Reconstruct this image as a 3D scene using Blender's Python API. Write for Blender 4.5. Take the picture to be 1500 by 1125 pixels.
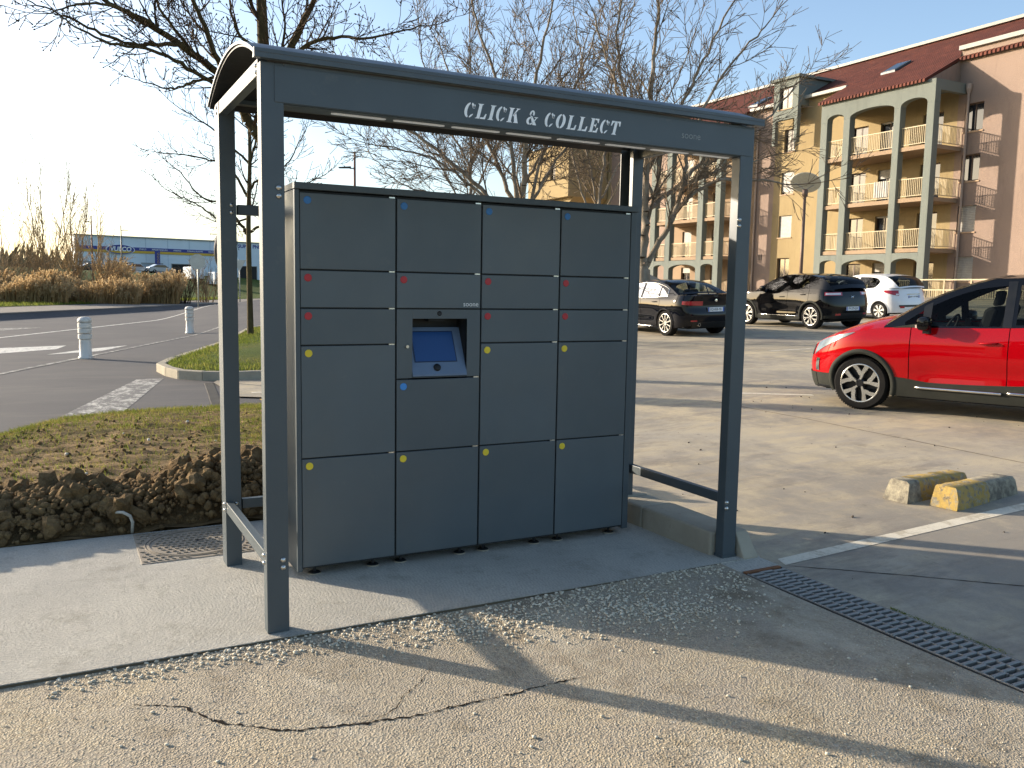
import bpy, bmesh, math, random
import numpy as np
from mathutils import Vector, Matrix

for o in list(bpy.data.objects):
    bpy.data.objects.remove(o, do_unlink=True)
SC = bpy.context.scene
COL = SC.collection
R = math.radians

# ---------------------------------------------------------------- camera
cam_d = bpy.data.cameras.new("camera")
cam = bpy.data.objects.new("camera", cam_d)
COL.objects.link(cam)
cam_d.sensor_width = 36.0
cam_d.lens = 1263.06 / 1500 * 36.0
cam_d.clip_start = 0.05
cam_d.clip_end = 3000
rt = Vector((0.88497999, -0.46530703, 0.01731426))
up = Vector((0.03528357, 0.10409174, 0.99394164))
fw = Vector((0.4642903, 0.87900755, -0.1085368))
cam.matrix_world = Matrix((
    (rt.x, up.x, -fw.x, -0.8095),
    (rt.y, up.y, -fw.y, -3.9003),
    (rt.z, up.z, -fw.z, 1.6),
    (0, 0, 0, 1)))
SC.camera = cam

# ---------------------------------------------------------------- sky and sun
SUN_EL, SUN_AZ = 15.0, -40.0          # azimuth measured clockwise from +Y
world = bpy.data.worlds.new("World")
SC.world = world
world.use_nodes = True
nt = world.node_tree
bg = nt.nodes["Background"]
sky = nt.nodes.new("ShaderNodeTexSky")
sky.sky_type = 'NISHITA'
sky.sun_disc = False
sky.sun_elevation = R(SUN_EL)
sky.sun_rotation = R(SUN_AZ)
sky.air_density = 0.9
sky.dust_density = 1.7
sky.ozone_density = 1.5
nt.links.new(sky.outputs[0], bg.inputs[0])
bg.inputs[1].default_value = 0.145
sun_d = bpy.data.lights.new("sun", 'SUN')
sun_d.energy = 4.7
sun_d.angle = R(0.9)
sun_d.color = (1.0, 0.87, 0.71)
sun = bpy.data.objects.new("sun", sun_d)
COL.objects.link(sun)
sun_dir = Vector((math.sin(R(SUN_AZ)) * math.cos(R(SUN_EL)), math.cos(R(SUN_AZ)) * math.cos(R(SUN_EL)), math.sin(R(SUN_EL))))
sun.rotation_euler = sun_dir.to_track_quat('Z', 'Y').to_euler()
SC.view_settings.view_transform = 'Standard'
SC.view_settings.look = 'None'
SC.view_settings.gamma = 1.0
SC.view_settings.exposure = 1.04

# ---------------------------------------------------------------- helpers
def lin(c):
    return tuple((v / 12.92 if v <= 0.04045 else ((v + 0.055) / 1.055) ** 2.4) for v in c)
def hexc(s):
    return lin(tuple(int(s[i:i + 2], 16) / 255 for i in (0, 2, 4)))

MATS = {}
class NT:
    """small node-tree writer"""
    def __init__(s, name):
        m = bpy.data.materials.new(name); m.use_nodes = True
        s.m = m; s.t = m.node_tree; s.b = s.t.nodes["Principled BSDF"]
        s.out = s.t.nodes["Material Output"]; s._co = None
    def n(s, typ, **kw):
        k = s.t.nodes.new(typ)
        for a, v in kw.items(): setattr(k, a, v)
        return k
    def l(s, a, b): s.t.links.new(a, b)
    def co(s):
        if s._co is None:
            g = s.n("ShaderNodeNewGeometry"); s._co = g.outputs["Position"]
        return s._co
    def obj(s):
        return s.n("ShaderNodeTexCoord").outputs["Object"]
    def noise(s, scale, detail=4, rough=.55, vec=None, stretch=None):
        k = s.n("ShaderNodeTexNoise")
        k.inputs["Scale"].default_value = scale; k.inputs["Detail"].default_value = detail; k.inputs["Roughness"].default_value = rough
        v = vec or s.co()
        if stretch:
            mp = s.n("ShaderNodeMapping"); mp.inputs["Scale"].default_value = stretch; s.l(v, mp.inputs[0]); v = mp.outputs[0]
        s.l(v, k.inputs["Vector"]); return k.outputs["Fac"]
    def voro(s, scale, feat='F1', vec=None, out="Distance"):
        k = s.n("ShaderNodeTexVoronoi", feature=feat); k.inputs["Scale"].default_value = scale
        s.l(vec or s.co(), k.inputs["Vector"]); return k.outputs[out]
    def ramp(s, fac, stops):
        k = s.n("ShaderNodeValToRGB"); e = k.color_ramp.elements
        while len(e) < len(stops): e.new(.5)
        for i, (p, c) in enumerate(stops):
            e[i].position = p; e[i].color = (c, c, c, 1) if not hasattr(c, '__len__') else (*c, 1)
        s.l(fac, k.inputs[0]); return k.outputs[0]
    def mix(s, fac, a, b, typ='MIX'):
        k = s.n("ShaderNodeMix", data_type='RGBA', blend_type=typ)
        for inp, v in ((k.inputs[0], fac), (k.inputs[6], a), (k.inputs[7], b)):
            if hasattr(v, 'links') or isinstance(v, bpy.types.NodeSocket): s.l(v, inp)
            elif hasattr(v, '__len__'): inp.default_value = (*v[:3], 1)
            else: inp.default_value = v if inp.type == 'VALUE' else (v, v, v, 1)
        return k.outputs[2]
    def math(s, op, a, b=0.0):
        k = s.n("ShaderNodeMath", operation=op)
        for i, v in enumerate((a, b)):
            if isinstance(v, bpy.types.NodeSocket): s.l(v, k.inputs[i])
            else: k.inputs[i].default_value = v
        return k.outputs[0]
    def bump(s, h, strength=.5, dist=.01, normal=None):
        k = s.n("ShaderNodeBump"); k.inputs["Strength"].default_value = strength; k.inputs["Distance"].default_value = dist
        s.l(h, k.inputs["Height"])
        if normal is not None: s.l(normal, k.inputs["Normal"])
        s.l(k.outputs[0], s.b.inputs["Normal"]); return k.outputs[0]
    def set(s, col=None, rough=None, metal=None, spec=None, coat=None, coatr=None):
        B = s.b.inputs
        for key, v in (("Base Color", col), ("Roughness", rough), ("Metallic", metal), ("Specular IOR Level", spec), ("Coat Weight", coat), ("Coat Roughness", coatr)):
            if v is None: continue
            if isinstance(v, bpy.types.NodeSocket): s.l(v, B[key])
            elif hasattr(v, '__len__'): B[key].default_value = (*v[:3], 1)
            else: B[key].default_value = v
        return s

def simple(name, col, rough=.6, metal=0., spec=.5, var=.12, vscale=6., bump=0., bscale=60., coat=0., bdist=.004):
    """plain surface with mild procedural variation in tone and gloss"""
    s = NT(name)
    base = lin(col) if max(col) > 1.001 else col
    n = s.noise(vscale, 5, .6, vec=s.obj())
    d = s.ramp(n, [(.3, tuple(c * (1 - var) for c in base)), (.7, tuple(min(1, c * (1 + var)) for c in base))])
    s.set(col=d, metal=metal, spec=spec, coat=coat, coatr=.06)
    s.set(rough=s.ramp(s.noise(vscale * 2.3, 4, .6, vec=s.obj()), [(.3, max(0., rough - .06)), (.7, min(1, rough + .06))]))
    if bump: s.bump(s.noise(bscale, 4, .6, vec=s.obj()), bump, bdist)
    MATS[name] = s.m
    return s.m
def H(name, hx, *a, **k): return simple(name, hexc(hx), *a, **k)

def glass(name, tint=(.75, .8, .78), dark=.85, rough=.02):
    s = NT(name); s.t.nodes.remove(s.b)
    tr = s.n("ShaderNodeBsdfTransparent"); tr.inputs[0].default_value = (*[c * dark for c in tint], 1)
    gl = s.n("ShaderNodeBsdfGlossy"); gl.inputs["Roughness"].default_value = rough; gl.inputs[0].default_value = (.55, .55, .55, 1)
    fr = s.n("ShaderNodeFresnel"); fr.inputs[0].default_value = 1.28
    mx = s.n("ShaderNodeMixShader"); f2 = s.math('ADD', fr.outputs[0], .0)
    s.l(f2, mx.inputs[0]); s.l(tr.outputs[0], mx.inputs[1]); s.l(gl.outputs[0], mx.inputs[2])
    s.l(mx.outputs[0], s.out.inputs[0]); MATS[name] = s.m; return s.m

def tag(o, label=None, cat=None, group=None, kind=None):
    if label: o["label"] = label
    if cat: o["category"] = cat
    if group: o["group"] = group
    if kind: o["kind"] = kind
    return o

def empty(name, loc=(0, 0, 0), rz=0., label=None, cat=None, group=None):
    e = bpy.data.objects.new(name, None); COL.objects.link(e)
    e.location = loc; e.rotation_euler = (0, 0, rz); e.empty_display_size = .2
    return tag(e, label, cat, group)

class MB:
    """collects shapes; build() makes ONE mesh object"""
    def __init__(s): s.v = []; s.f = []
    def add(s, vs, fs):
        o = len(s.v); s.v += [tuple(p) for p in vs]; s.f += [tuple(i + o for i in f) for f in fs]; return s
    def box(s, x0, x1, y0, y1, z0, z1):
        return s.add([(x0, y0, z0), (x1, y0, z0), (x1, y1, z0), (x0, y1, z0), (x0, y0, z1), (x1, y0, z1), (x1, y1, z1), (x0, y1, z1)],
                     [(0, 3, 2, 1), (4, 5, 6, 7), (0, 1, 5, 4), (1, 2, 6, 5), (2, 3, 7, 6), (3, 0, 4, 7)])
    def prism(s, poly, axis, a, b):
        """extrude a 2-D polygon along axis x/y/z from a to b"""
        def P(p, w):
            return {'x': (w, p[0], p[1]), 'y': (p[0], w, p[1]), 'z': (p[0], p[1], w)}[axis]
        n = len(poly); vs = [P(p, a) for p in poly] + [P(p, b) for p in poly]
        area = sum(poly[i][0] * poly[(i + 1) % n][1] - poly[(i + 1) % n][0] * poly[i][1] for i in range(n))
        flip = (area > 0) ^ (b > a) ^ (axis == 'y')
        fs = [tuple(range(n))[::-1], tuple(range(n, 2 * n))] + [(i, (i + 1) % n, n + (i + 1) % n, n + i) for i in range(n)]
        if flip: fs = [f[::-1] for f in fs]
        return s.add(vs, fs)
    def tube(s, pts, rad, n=8, cap=True):
        pts = [Vector(p) for p in pts]
        rad = rad if hasattr(rad, '__len__') else [rad] * len(pts)
        vs = []; u = None
        for i, p in enumerate(pts):
            t = (pts[min(i + 1, len(pts) - 1)] - pts[max(i - 1, 0)]).normalized()
            if u is None: u = t.orthogonal().normalized()
            u = (u - t * u.dot(t)).normalized(); w = t.cross(u)
            vs += [p + (u * math.cos(2 * math.pi * k / n) + w * math.sin(2 * math.pi * k / n)) * rad[i] for k in range(n)]
        fs = [(i * n + k, i * n + (k + 1) % n, (i + 1) * n + (k + 1) % n, (i + 1) * n + k) for i in range(len(pts) - 1) for k in range(n)]
        if cap: fs += [tuple(range(n))[::-1], tuple(range((len(pts) - 1) * n, len(pts) * n))]
        return s.add(vs, fs)
    def lathe(s, prof, c=(0, 0, 0), axis='z', n=16, close=False):
        vs = []
        for r, h in prof:
            for k in range(n):
                a = 2 * math.pi * k / n; ca, sa = r * math.cos(a), r * math.sin(a)
                p = {'z': (ca, sa, h), 'y': (ca, h, -sa), 'x': (h, ca, sa)}[axis]
                vs.append((p[0] + c[0], p[1] + c[1], p[2] + c[2]))
        m = len(prof)
        fs = [(i * n + k, i * n + (k + 1) % n, ((i + 1) % m) * n + (k + 1) % n, ((i + 1) % m) * n + k) for i in range(m if close else m - 1) for k in range(n)]
        return s.add(vs, fs)
    def grid(s, fn, nu, nv, flip=False):
        vs = [fn(i / nu, j / nv) for i in range(nu + 1) for j in range(nv + 1)]
        q = [(i * (nv + 1) + j, (i + 1) * (nv + 1) + j, (i + 1) * (nv + 1) + j + 1, i * (nv + 1) + j + 1) for i in range(nu) for j in range(nv)]
        return s.add(vs, [f[::-1] for f in q] if flip else q)
    def mesh(s, name, mat=None, smooth=False):
        me = bpy.data.meshes.new(name); me.from_pydata(s.v, [], s.f); me.update()
        if mat: me.materials.append(mat)
        if smooth:
            me.polygons.foreach_set('use_smooth', [True] * len(me.polygons))
        return me
    def build(s, name, mat, parent=None, smooth=False, bevel=0., angle=None, recalc=False):
        me = s.mesh(name, mat, smooth)
        if recalc:
            b = bmesh.new(); b.from_mesh(me); bmesh.ops.recalc_face_normals(b, faces=b.faces); b.to_mesh(me); b.free()
        return link(name, me, parent, bevel, angle)

def link(name, me, parent=None, bevel=0., angle=None):
    o = bpy.data.objects.new(name, me); COL.objects.link(o)
    if parent: o.parent = parent
    if angle:
        me.polygons.foreach_set('use_smooth', [True] * len(me.polygons))
        try: me.set_sharp_from_angle(angle=R(angle))
        except Exception: pass
    if bevel:
        m = o.modifiers.new("bevel", 'BEVEL'); m.width = bevel; m.segments = 2; m.limit_method = 'ANGLE'; m.angle_limit = R(40)
    return o

def np_mesh(name, V, F, mat, parent=None, smooth=False):
    """fast mesh from numpy arrays; F is (n,3) or (n,4)"""
    me = bpy.data.meshes.new(name)
    k = F.shape[1]
    me.vertices.add(len(V)); me.vertices.foreach_set('co', np.ascontiguousarray(V, dtype=np.float32).ravel())
    me.loops.add(F.size); me.loops.foreach_set('vertex_index', np.ascontiguousarray(F, dtype=np.int32).ravel())
    me.polygons.add(len(F)); me.polygons.foreach_set('loop_start', np.arange(0, F.size, k, dtype=np.int32))
    try: me.polygons.foreach_set('loop_total', np.full(len(F), k, dtype=np.int32))
    except Exception: pass
    if smooth: me.polygons.foreach_set('use_smooth', [True] * len(F))
    me.update(calc_edges=True); me.validate()
    me.materials.append(mat)
    o = bpy.data.objects.new(name, me); COL.objects.link(o)
    if parent: o.parent = parent
    return o

def scatter_mesh(name, base_v, base_f, M, T, mat, parent=None, smooth=False):
    """many copies of one small shape: M (n,3,3), T (n,3)"""
    n = len(T); bv = np.asarray(base_v, float); bf = np.asarray(base_f, int)
    V = (np.einsum('nij,kj->nki', M, bv) + T[:, None, :]).reshape(-1, 3)
    F = (bf[None] + (np.arange(n) * len(bv))[:, None, None]).reshape(-1, bf.shape[1])
    return np_mesh(name, V, F, mat, parent, smooth)

def rand_rot(rng, n):
    q = rng.normal(size=(n, 4)); q /= np.linalg.norm(q, axis=1)[:, None]
    w, x, y, z = q.T
    return np.stack([np.stack([1 - 2 * (y * y + z * z), 2 * (x * y - z * w), 2 * (x * z + y * w)], -1),
                     np.stack([2 * (x * y + z * w), 1 - 2 * (x * x + z * z), 2 * (y * z - x * w)], -1),
                     np.stack([2 * (x * z - y * w), 2 * (y * z + x * w), 1 - 2 * (x * x + y * y)], -1)], 1)

def text_mesh(name, body, size, mat, parent=None, align='CENTER', extrude=.001, shear=0., sx=1., bold=0.):
    cu = bpy.data.curves.new(name, 'FONT'); cu.body = body; cu.size = size; cu.align_x = align; cu.align_y = 'CENTER'
    cu.extrude = extrude; cu.shear = shear; cu.offset = bold; cu.resolution_u = 3
    t = bpy.data.objects.new("tmp", cu); COL.objects.link(t)
    bpy.context.view_layer.update()
    me = bpy.data.meshes.new_from_object(t.evaluated_get(bpy.context.evaluated_depsgraph_get()))
    bpy.data.objects.remove(t, do_unlink=True); bpy.data.curves.remove(cu)
    me.name = name; me.materials.clear(); me.materials.append(mat)
    for v in me.vertices: v.co.x *= sx
    o = bpy.data.objects.new(name, me); COL.objects.link(o)
    if parent: o.parent = parent
    return o

def sm(t):
    t = max(0., min(1., t)); return t * t * (3 - 2 * t)
# kerb line of the far side of the road
K0 = Vector((-2.955, 38.72)); KD = Vector((.46761, .88394)); KN = Vector((-.88394, .46761))
def kd(x, y): return (x - K0.x) * KN.x + (y - K0.y) * KN.y
def hh(x, y):
    """height of the terrain surface"""
    z = .0355 * min(max(x - 3, 0), 40) + .0085 * min(max(y, 0), 60) * sm((x - 3) / 4)
    d = kd(x, y)
    if d > -6:
        z *= 1 - sm((d + 6) / 6)
        z += .26 * sm((d + .2) / .2) + 3.0 * sm((d - 11) / 26)
    return z
# ================================================================ ground materials
def m_asphalt_near():
    s = NT("chip_seal_asphalt")
    v = s.voro(105); fine = s.noise(260, 3, .6); big = s.noise(.9, 5, .6); mid = s.noise(7, 5, .65)
    c = s.ramp(mid, [(.25, hexc("a6957a")), (.55, hexc("c2af8b")), (.8, hexc("d4c19c"))])
    c = s.mix(s.ramp(s.voro(105, out="Color"), [(.55, 0.), (.85, .7)]), c, hexc("dccfb2"))
    c = s.mix(s.ramp(big, [(.35, 0.), (.7, .55)]), c, hexc("b8af9e"))
    c = s.mix(s.ramp(s.voro(105, out="Color"), [(.12, .7), (.4, 0.)]), c, hexc("6f6759"))
    c = s.mix(s.ramp(v, [(.5, 0.), (.8, .5)]), c, hexc("6b6352"))
    c = s.mix(s.ramp(s.voro(60, out="Color"), [(.9, 0.), (.97, .6)]), c, hexc("d9d2c2"))
    c = s.mix(s.ramp(s.noise(2.6, 6, .75), [(.42, 0.), (.6, .45)]), c, hexc("a1978a"))
    c = s.mix(s.ramp(s.noise(20, 5, .8), [(.58, 0.), (.72, .5)]), c, hexc("cabfa6"))
    c = s.mix(s.ramp(s.noise(33, 5, .8), [(.62, 0.), (.72, .7)]), c, hexc("4b4439"))
    c = s.mix(s.ramp(s.noise(.55, 6, .7), [(.42, 0.), (.6, .6)]), c, hexc("a69c8b"))
    c = s.mix(s.ramp(s.noise(1.15, 7, .8), [(.52, 0.), (.64, .6)]), c, hexc("75674f"))
    c = s.mix(s.ramp(s.noise(4.5, 6, .8), [(.62, 0.), (.72, .6)]), c, hexc("5c5242"))
    c = s.mix(s.ramp(s.noise(.9, 5, .7, stretch=(1.3, .6, 1)), [(.58, 0.), (.75, .5)]), c, hexc("ddd3bd"))
    st = s.noise(1.7, 6, .7)
    c = s.mix(s.ramp(st, [(.62, 0.), (.78, .4)]), c, hexc("6a6050"))
    s.set(col=c, rough=.9, spec=.25)
    h = s.math('ADD', s.math('MULTIPLY', s.ramp(v, [(0., 1.), (.6, 0.)]), .8), s.math('MULTIPLY', fine, .5))
    n = s.bump(s.noise(4, 3, .5), .15, .02)
    n = s.bump(s.ramp(s.voro(48), [(0., 1.), (.5, 0.)]), .35, .010, n)
    s.bump(h, 1., .008, n); return s.m
def m_lot():
    s = NT("worn_lot_surface")
    big = s.noise(.55, 6, .62, stretch=(1, .6, 1)); mid = s.noise(2.2, 6, .7, stretch=(.7, 2.2, 1)); fine = s.noise(120, 4, .7)
    c = s.ramp(big, [(.3, hexc("a4967c")), (.55, hexc("bdad8d")), (.75, hexc("cbba98"))])
    c = s.mix(s.ramp(mid, [(.42, .0), (.66, .7)]), c, hexc("989084"))
    c = s.mix(s.ramp(s.noise(.22, 4, .6), [(.45, 0.), (.62, .5)]), c, hexc("a39c8e"))
    c = s.mix(s.ramp(s.noise(.33, 7, .78, stretch=(1, .7, 1)), [(.46, 0.), (.58, .85)]), c, hexc("898276"))
    c = s.mix(s.ramp(s.noise(.8, 7, .8, stretch=(.5, 1.6, 1)), [(.52, 0.), (.64, .7)]), c, hexc("7b7266"))
    c = s.mix(s.ramp(s.noise(2.3, 7, .82), [(.60, 0.), (.70, .55)]), c, hexc("6d6355"))
    c = s.mix(s.ramp(s.noise(5, 5, .7), [(.66, 0.), (.74, .55)]), c, hexc("4f4840"))
    c = s.mix(s.ramp(fine, [(.3, .25), (.6, 0.)]), c, hexc("5c5650"))
    s.set(col=c, rough=s.ramp(mid, [(.3, .9), (.7, .7)]), spec=.3)
    n = s.bump(s.noise(3, 5, .6), .25, .02)
    s.bump(fine, .5, .004, n); return s.m
def m_road():
    s = NT("grey_road_asphalt")
    big = s.noise(.35, 5, .6); fine = s.noise(70, 4, .7)
    c = s.ramp(big, [(.3, hexc("484646")), (.7, hexc("585553"))])
    c = s.mix(s.ramp(s.noise(1.4, 5, .65, stretch=(.4, 1.4, 1)), [(.5, 0.), (.75, .5)]), c, hexc("6d675f"))
    c = s.mix(s.ramp(fine, [(.35, .3), (.6, 0.)]), c, hexc("44423f"))
    s.set(col=c, rough=.85, spec=.3); s.bump(fine, .5, .006); return s.m
def m_slab():
    s = NT("brushed_concrete")
    w = s.n("ShaderNodeTexWave", wave_type='RINGS', rings_direction='Z'); w.inputs["Scale"].default_value = 16; w.inputs["Distortion"].default_value = 9
    w.inputs["Detail"].default_value = 3; w.inputs["Detail Scale"].default_value = .9
    mp = s.n("ShaderNodeMapping"); mp.inputs["Location"].default_value = (.75, -.55, 0); s.l(s.co(), mp.inputs[0]); s.l(mp.outputs[0], w.inputs[0])
    big = s.noise(1.3, 6, .62); fine = s.noise(75, 5, .8)
    c = s.ramp(big, [(.3, hexc("b2aea3")), (.6, hexc("cbc6b8")), (.8, hexc("d9d3c3"))])
    c = s.mix(s.ramp(s.noise(9, 6, .75), [(.62, 0.), (.72, .55)]), c, hexc("94866f"))
    c = s.mix(s.ramp(fine, [(.34, .75), (.5, 0.)]), c, hexc("8b877e"))
    c = s.mix(s.ramp(s.noise(40, 5, .8), [(.6, 0.), (.72, .4)]), c, hexc("8f8a7c"))
    c = s.mix(s.ramp(s.noise(.9, 6, .75), [(.44, 0.), (.64, .4)]), c, hexc("a8a398"))
    c = s.mix(s.ramp(s.noise(2.8, 7, .8), [(.52, 0.), (.66, .55)]), c, hexc("8a8374"))
    c = s.mix(s.ramp(s.noise(95, 3, .8), [(.62, 0.), (.7, .6)]), c, hexc("ece7da"))
    c = s.mix(s.ramp(w.outputs["Fac"], [(.2, .18), (.6, 0.)]), c, hexc("86827a"))
    s.set(col=c, rough=.88, spec=.3)
    n = s.bump(s.noise(22, 5, .75), .7, .014)
    n = s.bump(w.outputs["Fac"], .12, .012, n)
    s.bump(fine, 1., .012, n); return s.m
def m_soil(name="lawn_soil"):
    s = NT(name)
    a = s.noise(1.1, 5, .6); b = s.noise(11, 6, .7, stretch=(.5, 1.6, 1)); f = s.noise(60, 4, .7)
    c = s.ramp(b, [(.25, hexc("4e3f2a")), (.5, hexc("846c4a")), (.75, hexc("b3986d"))])
    c = s.mix(s.ramp(a, [(.5, 0.), (.68, .6)]), c, hexc("55532a"))
    s.set(col=c, rough=.95, spec=.15)
    n = s.bump(b, .9, .05); s.bump(f, .7, .012, n); return s.m
def m_grass_ground():
    s = NT("grass_ground")
    c = s.ramp(s.noise(.6, 6, .7), [(.3, hexc("6f6a35")), (.5, hexc("566327")), (.75, hexc("3f5220"))])
    c = s.mix(s.ramp(s.noise(14, 4, .7), [(.4, .6), (.7, 0.)]), c, hexc("2f3a17"))
    s.set(col=c, rough=.95, spec=.1); s.bump(s.noise(25, 4, .7), .8, .05); return s.m
def m_conc(name, hx, dark="6d675c", bs=.5):
    s = NT(name); o = s.obj()
    c = s.ramp(s.noise(3, 6, .65, vec=o), [(.3, tuple(v * .75 for v in hexc(hx))), (.7, hexc(hx))])
    c = s.mix(s.ramp(s.noise(14, 6, .75, vec=o), [(.58, 0.), (.75, .7)]), c, hexc(dark))
    s.set(col=c, rough=.92, spec=.2)
    n = s.bump(s.noise(40, 5, .7, vec=o), bs, .008); s.bump(s.noise(170, 3, .7, vec=o), bs, .004, n); return s.m
def m_paint(name, hx, wear=.5, under="77706a"):
    s = NT(name)
    w = s.ramp(s.noise(7, 8, .85, stretch=(1, .6, 1)), [(.38 + .08 * wear, 1.), (.46 + .10 * wear, 0.)])
    w2 = s.ramp(s.noise(60, 4, .8), [(.3, .8), (.5, 0.)])
    c = s.mix(w, hexc(hx), s.mix(min(1., .55 + .3 * wear), hexc(hx), hexc(under)))
    c = s.mix(s.math('MULTIPLY', w2, wear), c, hexc(under))
    s.set(col=c, rough=.8, spec=.3); s.bump(s.noise(90, 4, .7), .4, .004); return s.m
M = {}
M['asphalt'] = m_asphalt_near(); M['lot'] = m_lot(); M['road'] = m_road(); M['slab'] = m_slab()
M['soil'] = m_soil(); M['grassg'] = m_grass_ground()
M['kerb'] = m_conc("kerb_concrete", "a89f8c"); M['kerbdark'] = m_conc("dark_kerb_concrete", "6f6a62", "45413b")
M['white_line'] = m_paint("white_road_paint", "d2cfc4", .45, "6f6c69")
M['worn_line'] = m_paint("worn_white_paint", "c6c2b6", 1.3, "5c5956")
M['lot_line'] = m_paint("pale_lot_paint", "d2c9b4", .5, "a4977f")
M['yellow_line'] = m_paint("yellow_lot_paint", "c49a3a", .6, "a4977f")
M['crack'] = H("crack_shadow_fill", "1c1814", .95, spec=.1)
M['joint'] = H("joint_dirt", "5f5545", .95, spec=.1)

# ================================================================ ground sheets
def sheet(name, xs, ys, zf, mat, mask=None, smooth=True):
    """grid over xs × ys; zf(x,y) height"""
    xs = list(xs); ys = list(ys); nx, ny = len(xs), len(ys)
    V = np.array([(x, y, zf(x, y)) for x in xs for y in ys])
    F = [(i * ny + j, (i + 1) * ny + j, (i + 1) * ny + j + 1, i * ny + j + 1) for i in range(nx - 1) for j in range(ny - 1)
         if mask is None or mask((xs[i] + xs[i + 1]) / 2, (ys[j] + ys[j + 1]) / 2)]
    o = np_mesh(name, V, np.array(F), mat, None, smooth)
    return o
def lsp(a, b, n): return [a + (b - a) * i / n for i in range(n + 1)]
gx = [-900, -500, -250, -140] + lsp(-80, 80, 80) + [110, 160, 260, 500, 1000]
gy = [-400, -150, -60] + lsp(-30, 230, 130) + [300, 420, 700, 1500]
tag(sheet("ground", gx, gy, lambda x, y: hh(x, y) - .09 - (.5 if -4.5 < kd(x, y) < 4.5 else 0) - (.12 if kd(x, y) < 0 and y > 2 else 0), M['grassg']), kind='structure')

# road (and its side strip): laid out along the far kerb
def kpt(a, b): return K0.x + KD.x * a + KN.x * b, K0.y + KD.y * a + KN.y * b
def kerb_sheet(name, a0, a1, na, b0, b1, nb, dz, mat, bfun=None):
    def fn(u, v):
        a = a0 + (a1 - a0) * u; b = b0 + (b1 - b0) * v
        x, y = kpt(a, b); return (x, y, hh(x, y) + dz if bfun is None else bfun(a, b))
    m = MB(); m.grid(fn, na, nb); return m.build(name, mat, None, True)
def road_fn(u, v):
    a = -90 + 260 * u; b = -20.5 * (1 - v) - .05
    x, y = kpt(a, b); return (x, y, hh(x, y) - .035)
mb = MB(); mb.grid(road_fn, 300, 60); tag(mb.build("road", M['road'], None, True), kind='structure')
# far kerb, pavement and grass verge
def far_kerb(a, b): x, y = kpt(a, b); return .0
kb = MB()
def kprof(a):
    pts = []
    for b, z in ((-.04, -.1), (-.03, .2), (.02, .24), (.2, .25), (.22, -.1)):
        x, y = kpt(a, b); pts.append((x, y, z))
    return pts
ks = [kprof(a) for a in lsp(-90, 170, 60)]
kb.add([p for q in ks for p in q], [(i * 5 + k, (i + 1) * 5 + k, (i + 1) * 5 + k + 1, i * 5 + k + 1) for i in range(60) for k in range(4)])
tag(kb.build("kerb", M['kerbdark'], None), kind='structure')
M['pave'] = m_conc("far_pavement_surface", "8b8378", "6a645c", .3)
tag(kerb_sheet("pavement", -90, 170, 60, .2, 4.6, 3, 0, M['pave'], lambda a, b: .248 + .002 * b), kind='structure')
tag(kerb_sheet("verge", -90, 170, 80, 4.6, 34, 18, 0, M['grassg'], lambda a, b: hh(*kpt(a, b)) + .012 + .03 * sm((b - 4.6) / 2)), kind='structure')

# parking lot
def lot_left(y):
    if y < 8: return 2.955
    if y < 11.3: return 2.955 - 1.5 * sm((y - 8) / .6)
    return 1.45 + (y - 11.3) * .52
def lot_fn(u, v):
    y = -30 + 110 * v; x = lot_left(y) + (46 - lot_left(y)) * (u ** 1.5)
    return (x, y, hh(x, y) - .012)
mb = MB(); mb.grid(lot_fn, 60, 110); tag(mb.build("parking_lot", M['lot'], None, True, recalc=True), kind='structure')

# foreground asphalt, gently uneven
rn = random.Random(3)
def asph_z(x, y):
    return -.012 + .004 * math.sin(x * 2.1 + .6 * y) * math.sin(y * 1.7 - x) + (.004 * sm((y + .5) / .45) if y > -.5 and x > 1.9 else 0)
tag(sheet("asphalt_apron", [-40, -20, -10, -6] + lsp(-4, 2.655, 70), [-40, -20, -12, -8, -6] + lsp(-4.5, -.062, 46), asph_z, M['asphalt']), kind='structure')

# concrete pad under the shelter
mb = MB()
mb.grid(lambda u, v: (-5 + 7.96 * u, -.06 + 2.06 * v, 0.), 60, 20)
mb.box(-5, 2.96, -.06, 2.0, -.25, -.0015)
tag(mb.build("concrete_pad", M['slab'], None), kind='structure')
M['slabrough'] = M['slab']
tag(MB().box(2.654, 2.957, -.227, -.0602, -.2, -.006).build('pad_corner', M['slab'], None), kind='structure')
tag(MB().box(-5, 2.65, -.0632, -.0602, -.2, -.004).build('pad_joint', M['joint'], None), kind='structure')
# lawn
def lawn_far(x):
    pts = [(-9, 2.6), (-3, 4.2), (-1.38, 6.5), (-.8, 7.5), (-.12, 7.85), (1.04, 7.92), (2.95, 7.95)]
    for (a, b), (c, d) in zip(pts, pts[1:]):
        if x <= c: return b + (d - b) * (x - a) / (c - a)
    return 7.95
rng = np.random.default_rng(5)
def fbm(x, y, s=1.0):
    z = 0; a = 1
    for k in range(5):
        f = s * 1.9 ** k
        z += a * math.sin(x * f * 1.3 + y * f * .7 + k * 1.7) * math.sin(y * f * 1.1 - x * f * .5 + k * 2.3); a *= .55
    return z
def lawn_fn(u, v):
    x = -8 + 10.94 * u; y0 = 2.003; y = y0 + (lawn_far(x) - y0) * v
    e = min(1, (1 - v) * 6)
    return (x, y, .0 + .05 * sm(v * 4) * e + .022 * fbm(x, y, 2.5) * e + .012 * fbm(y * 1.7, x, 7) * e)
mb = MB(); mb.grid(lawn_fn, 200, 110); tag(mb.build("lawn", M['soil'], None, True), kind='structure')
def lawn_h(x, y):
    v = (y - 2.003) / max(.1, lawn_far(x) - 2.003)
    return lawn_fn((x + 8) / 10.94, v)[2]

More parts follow.
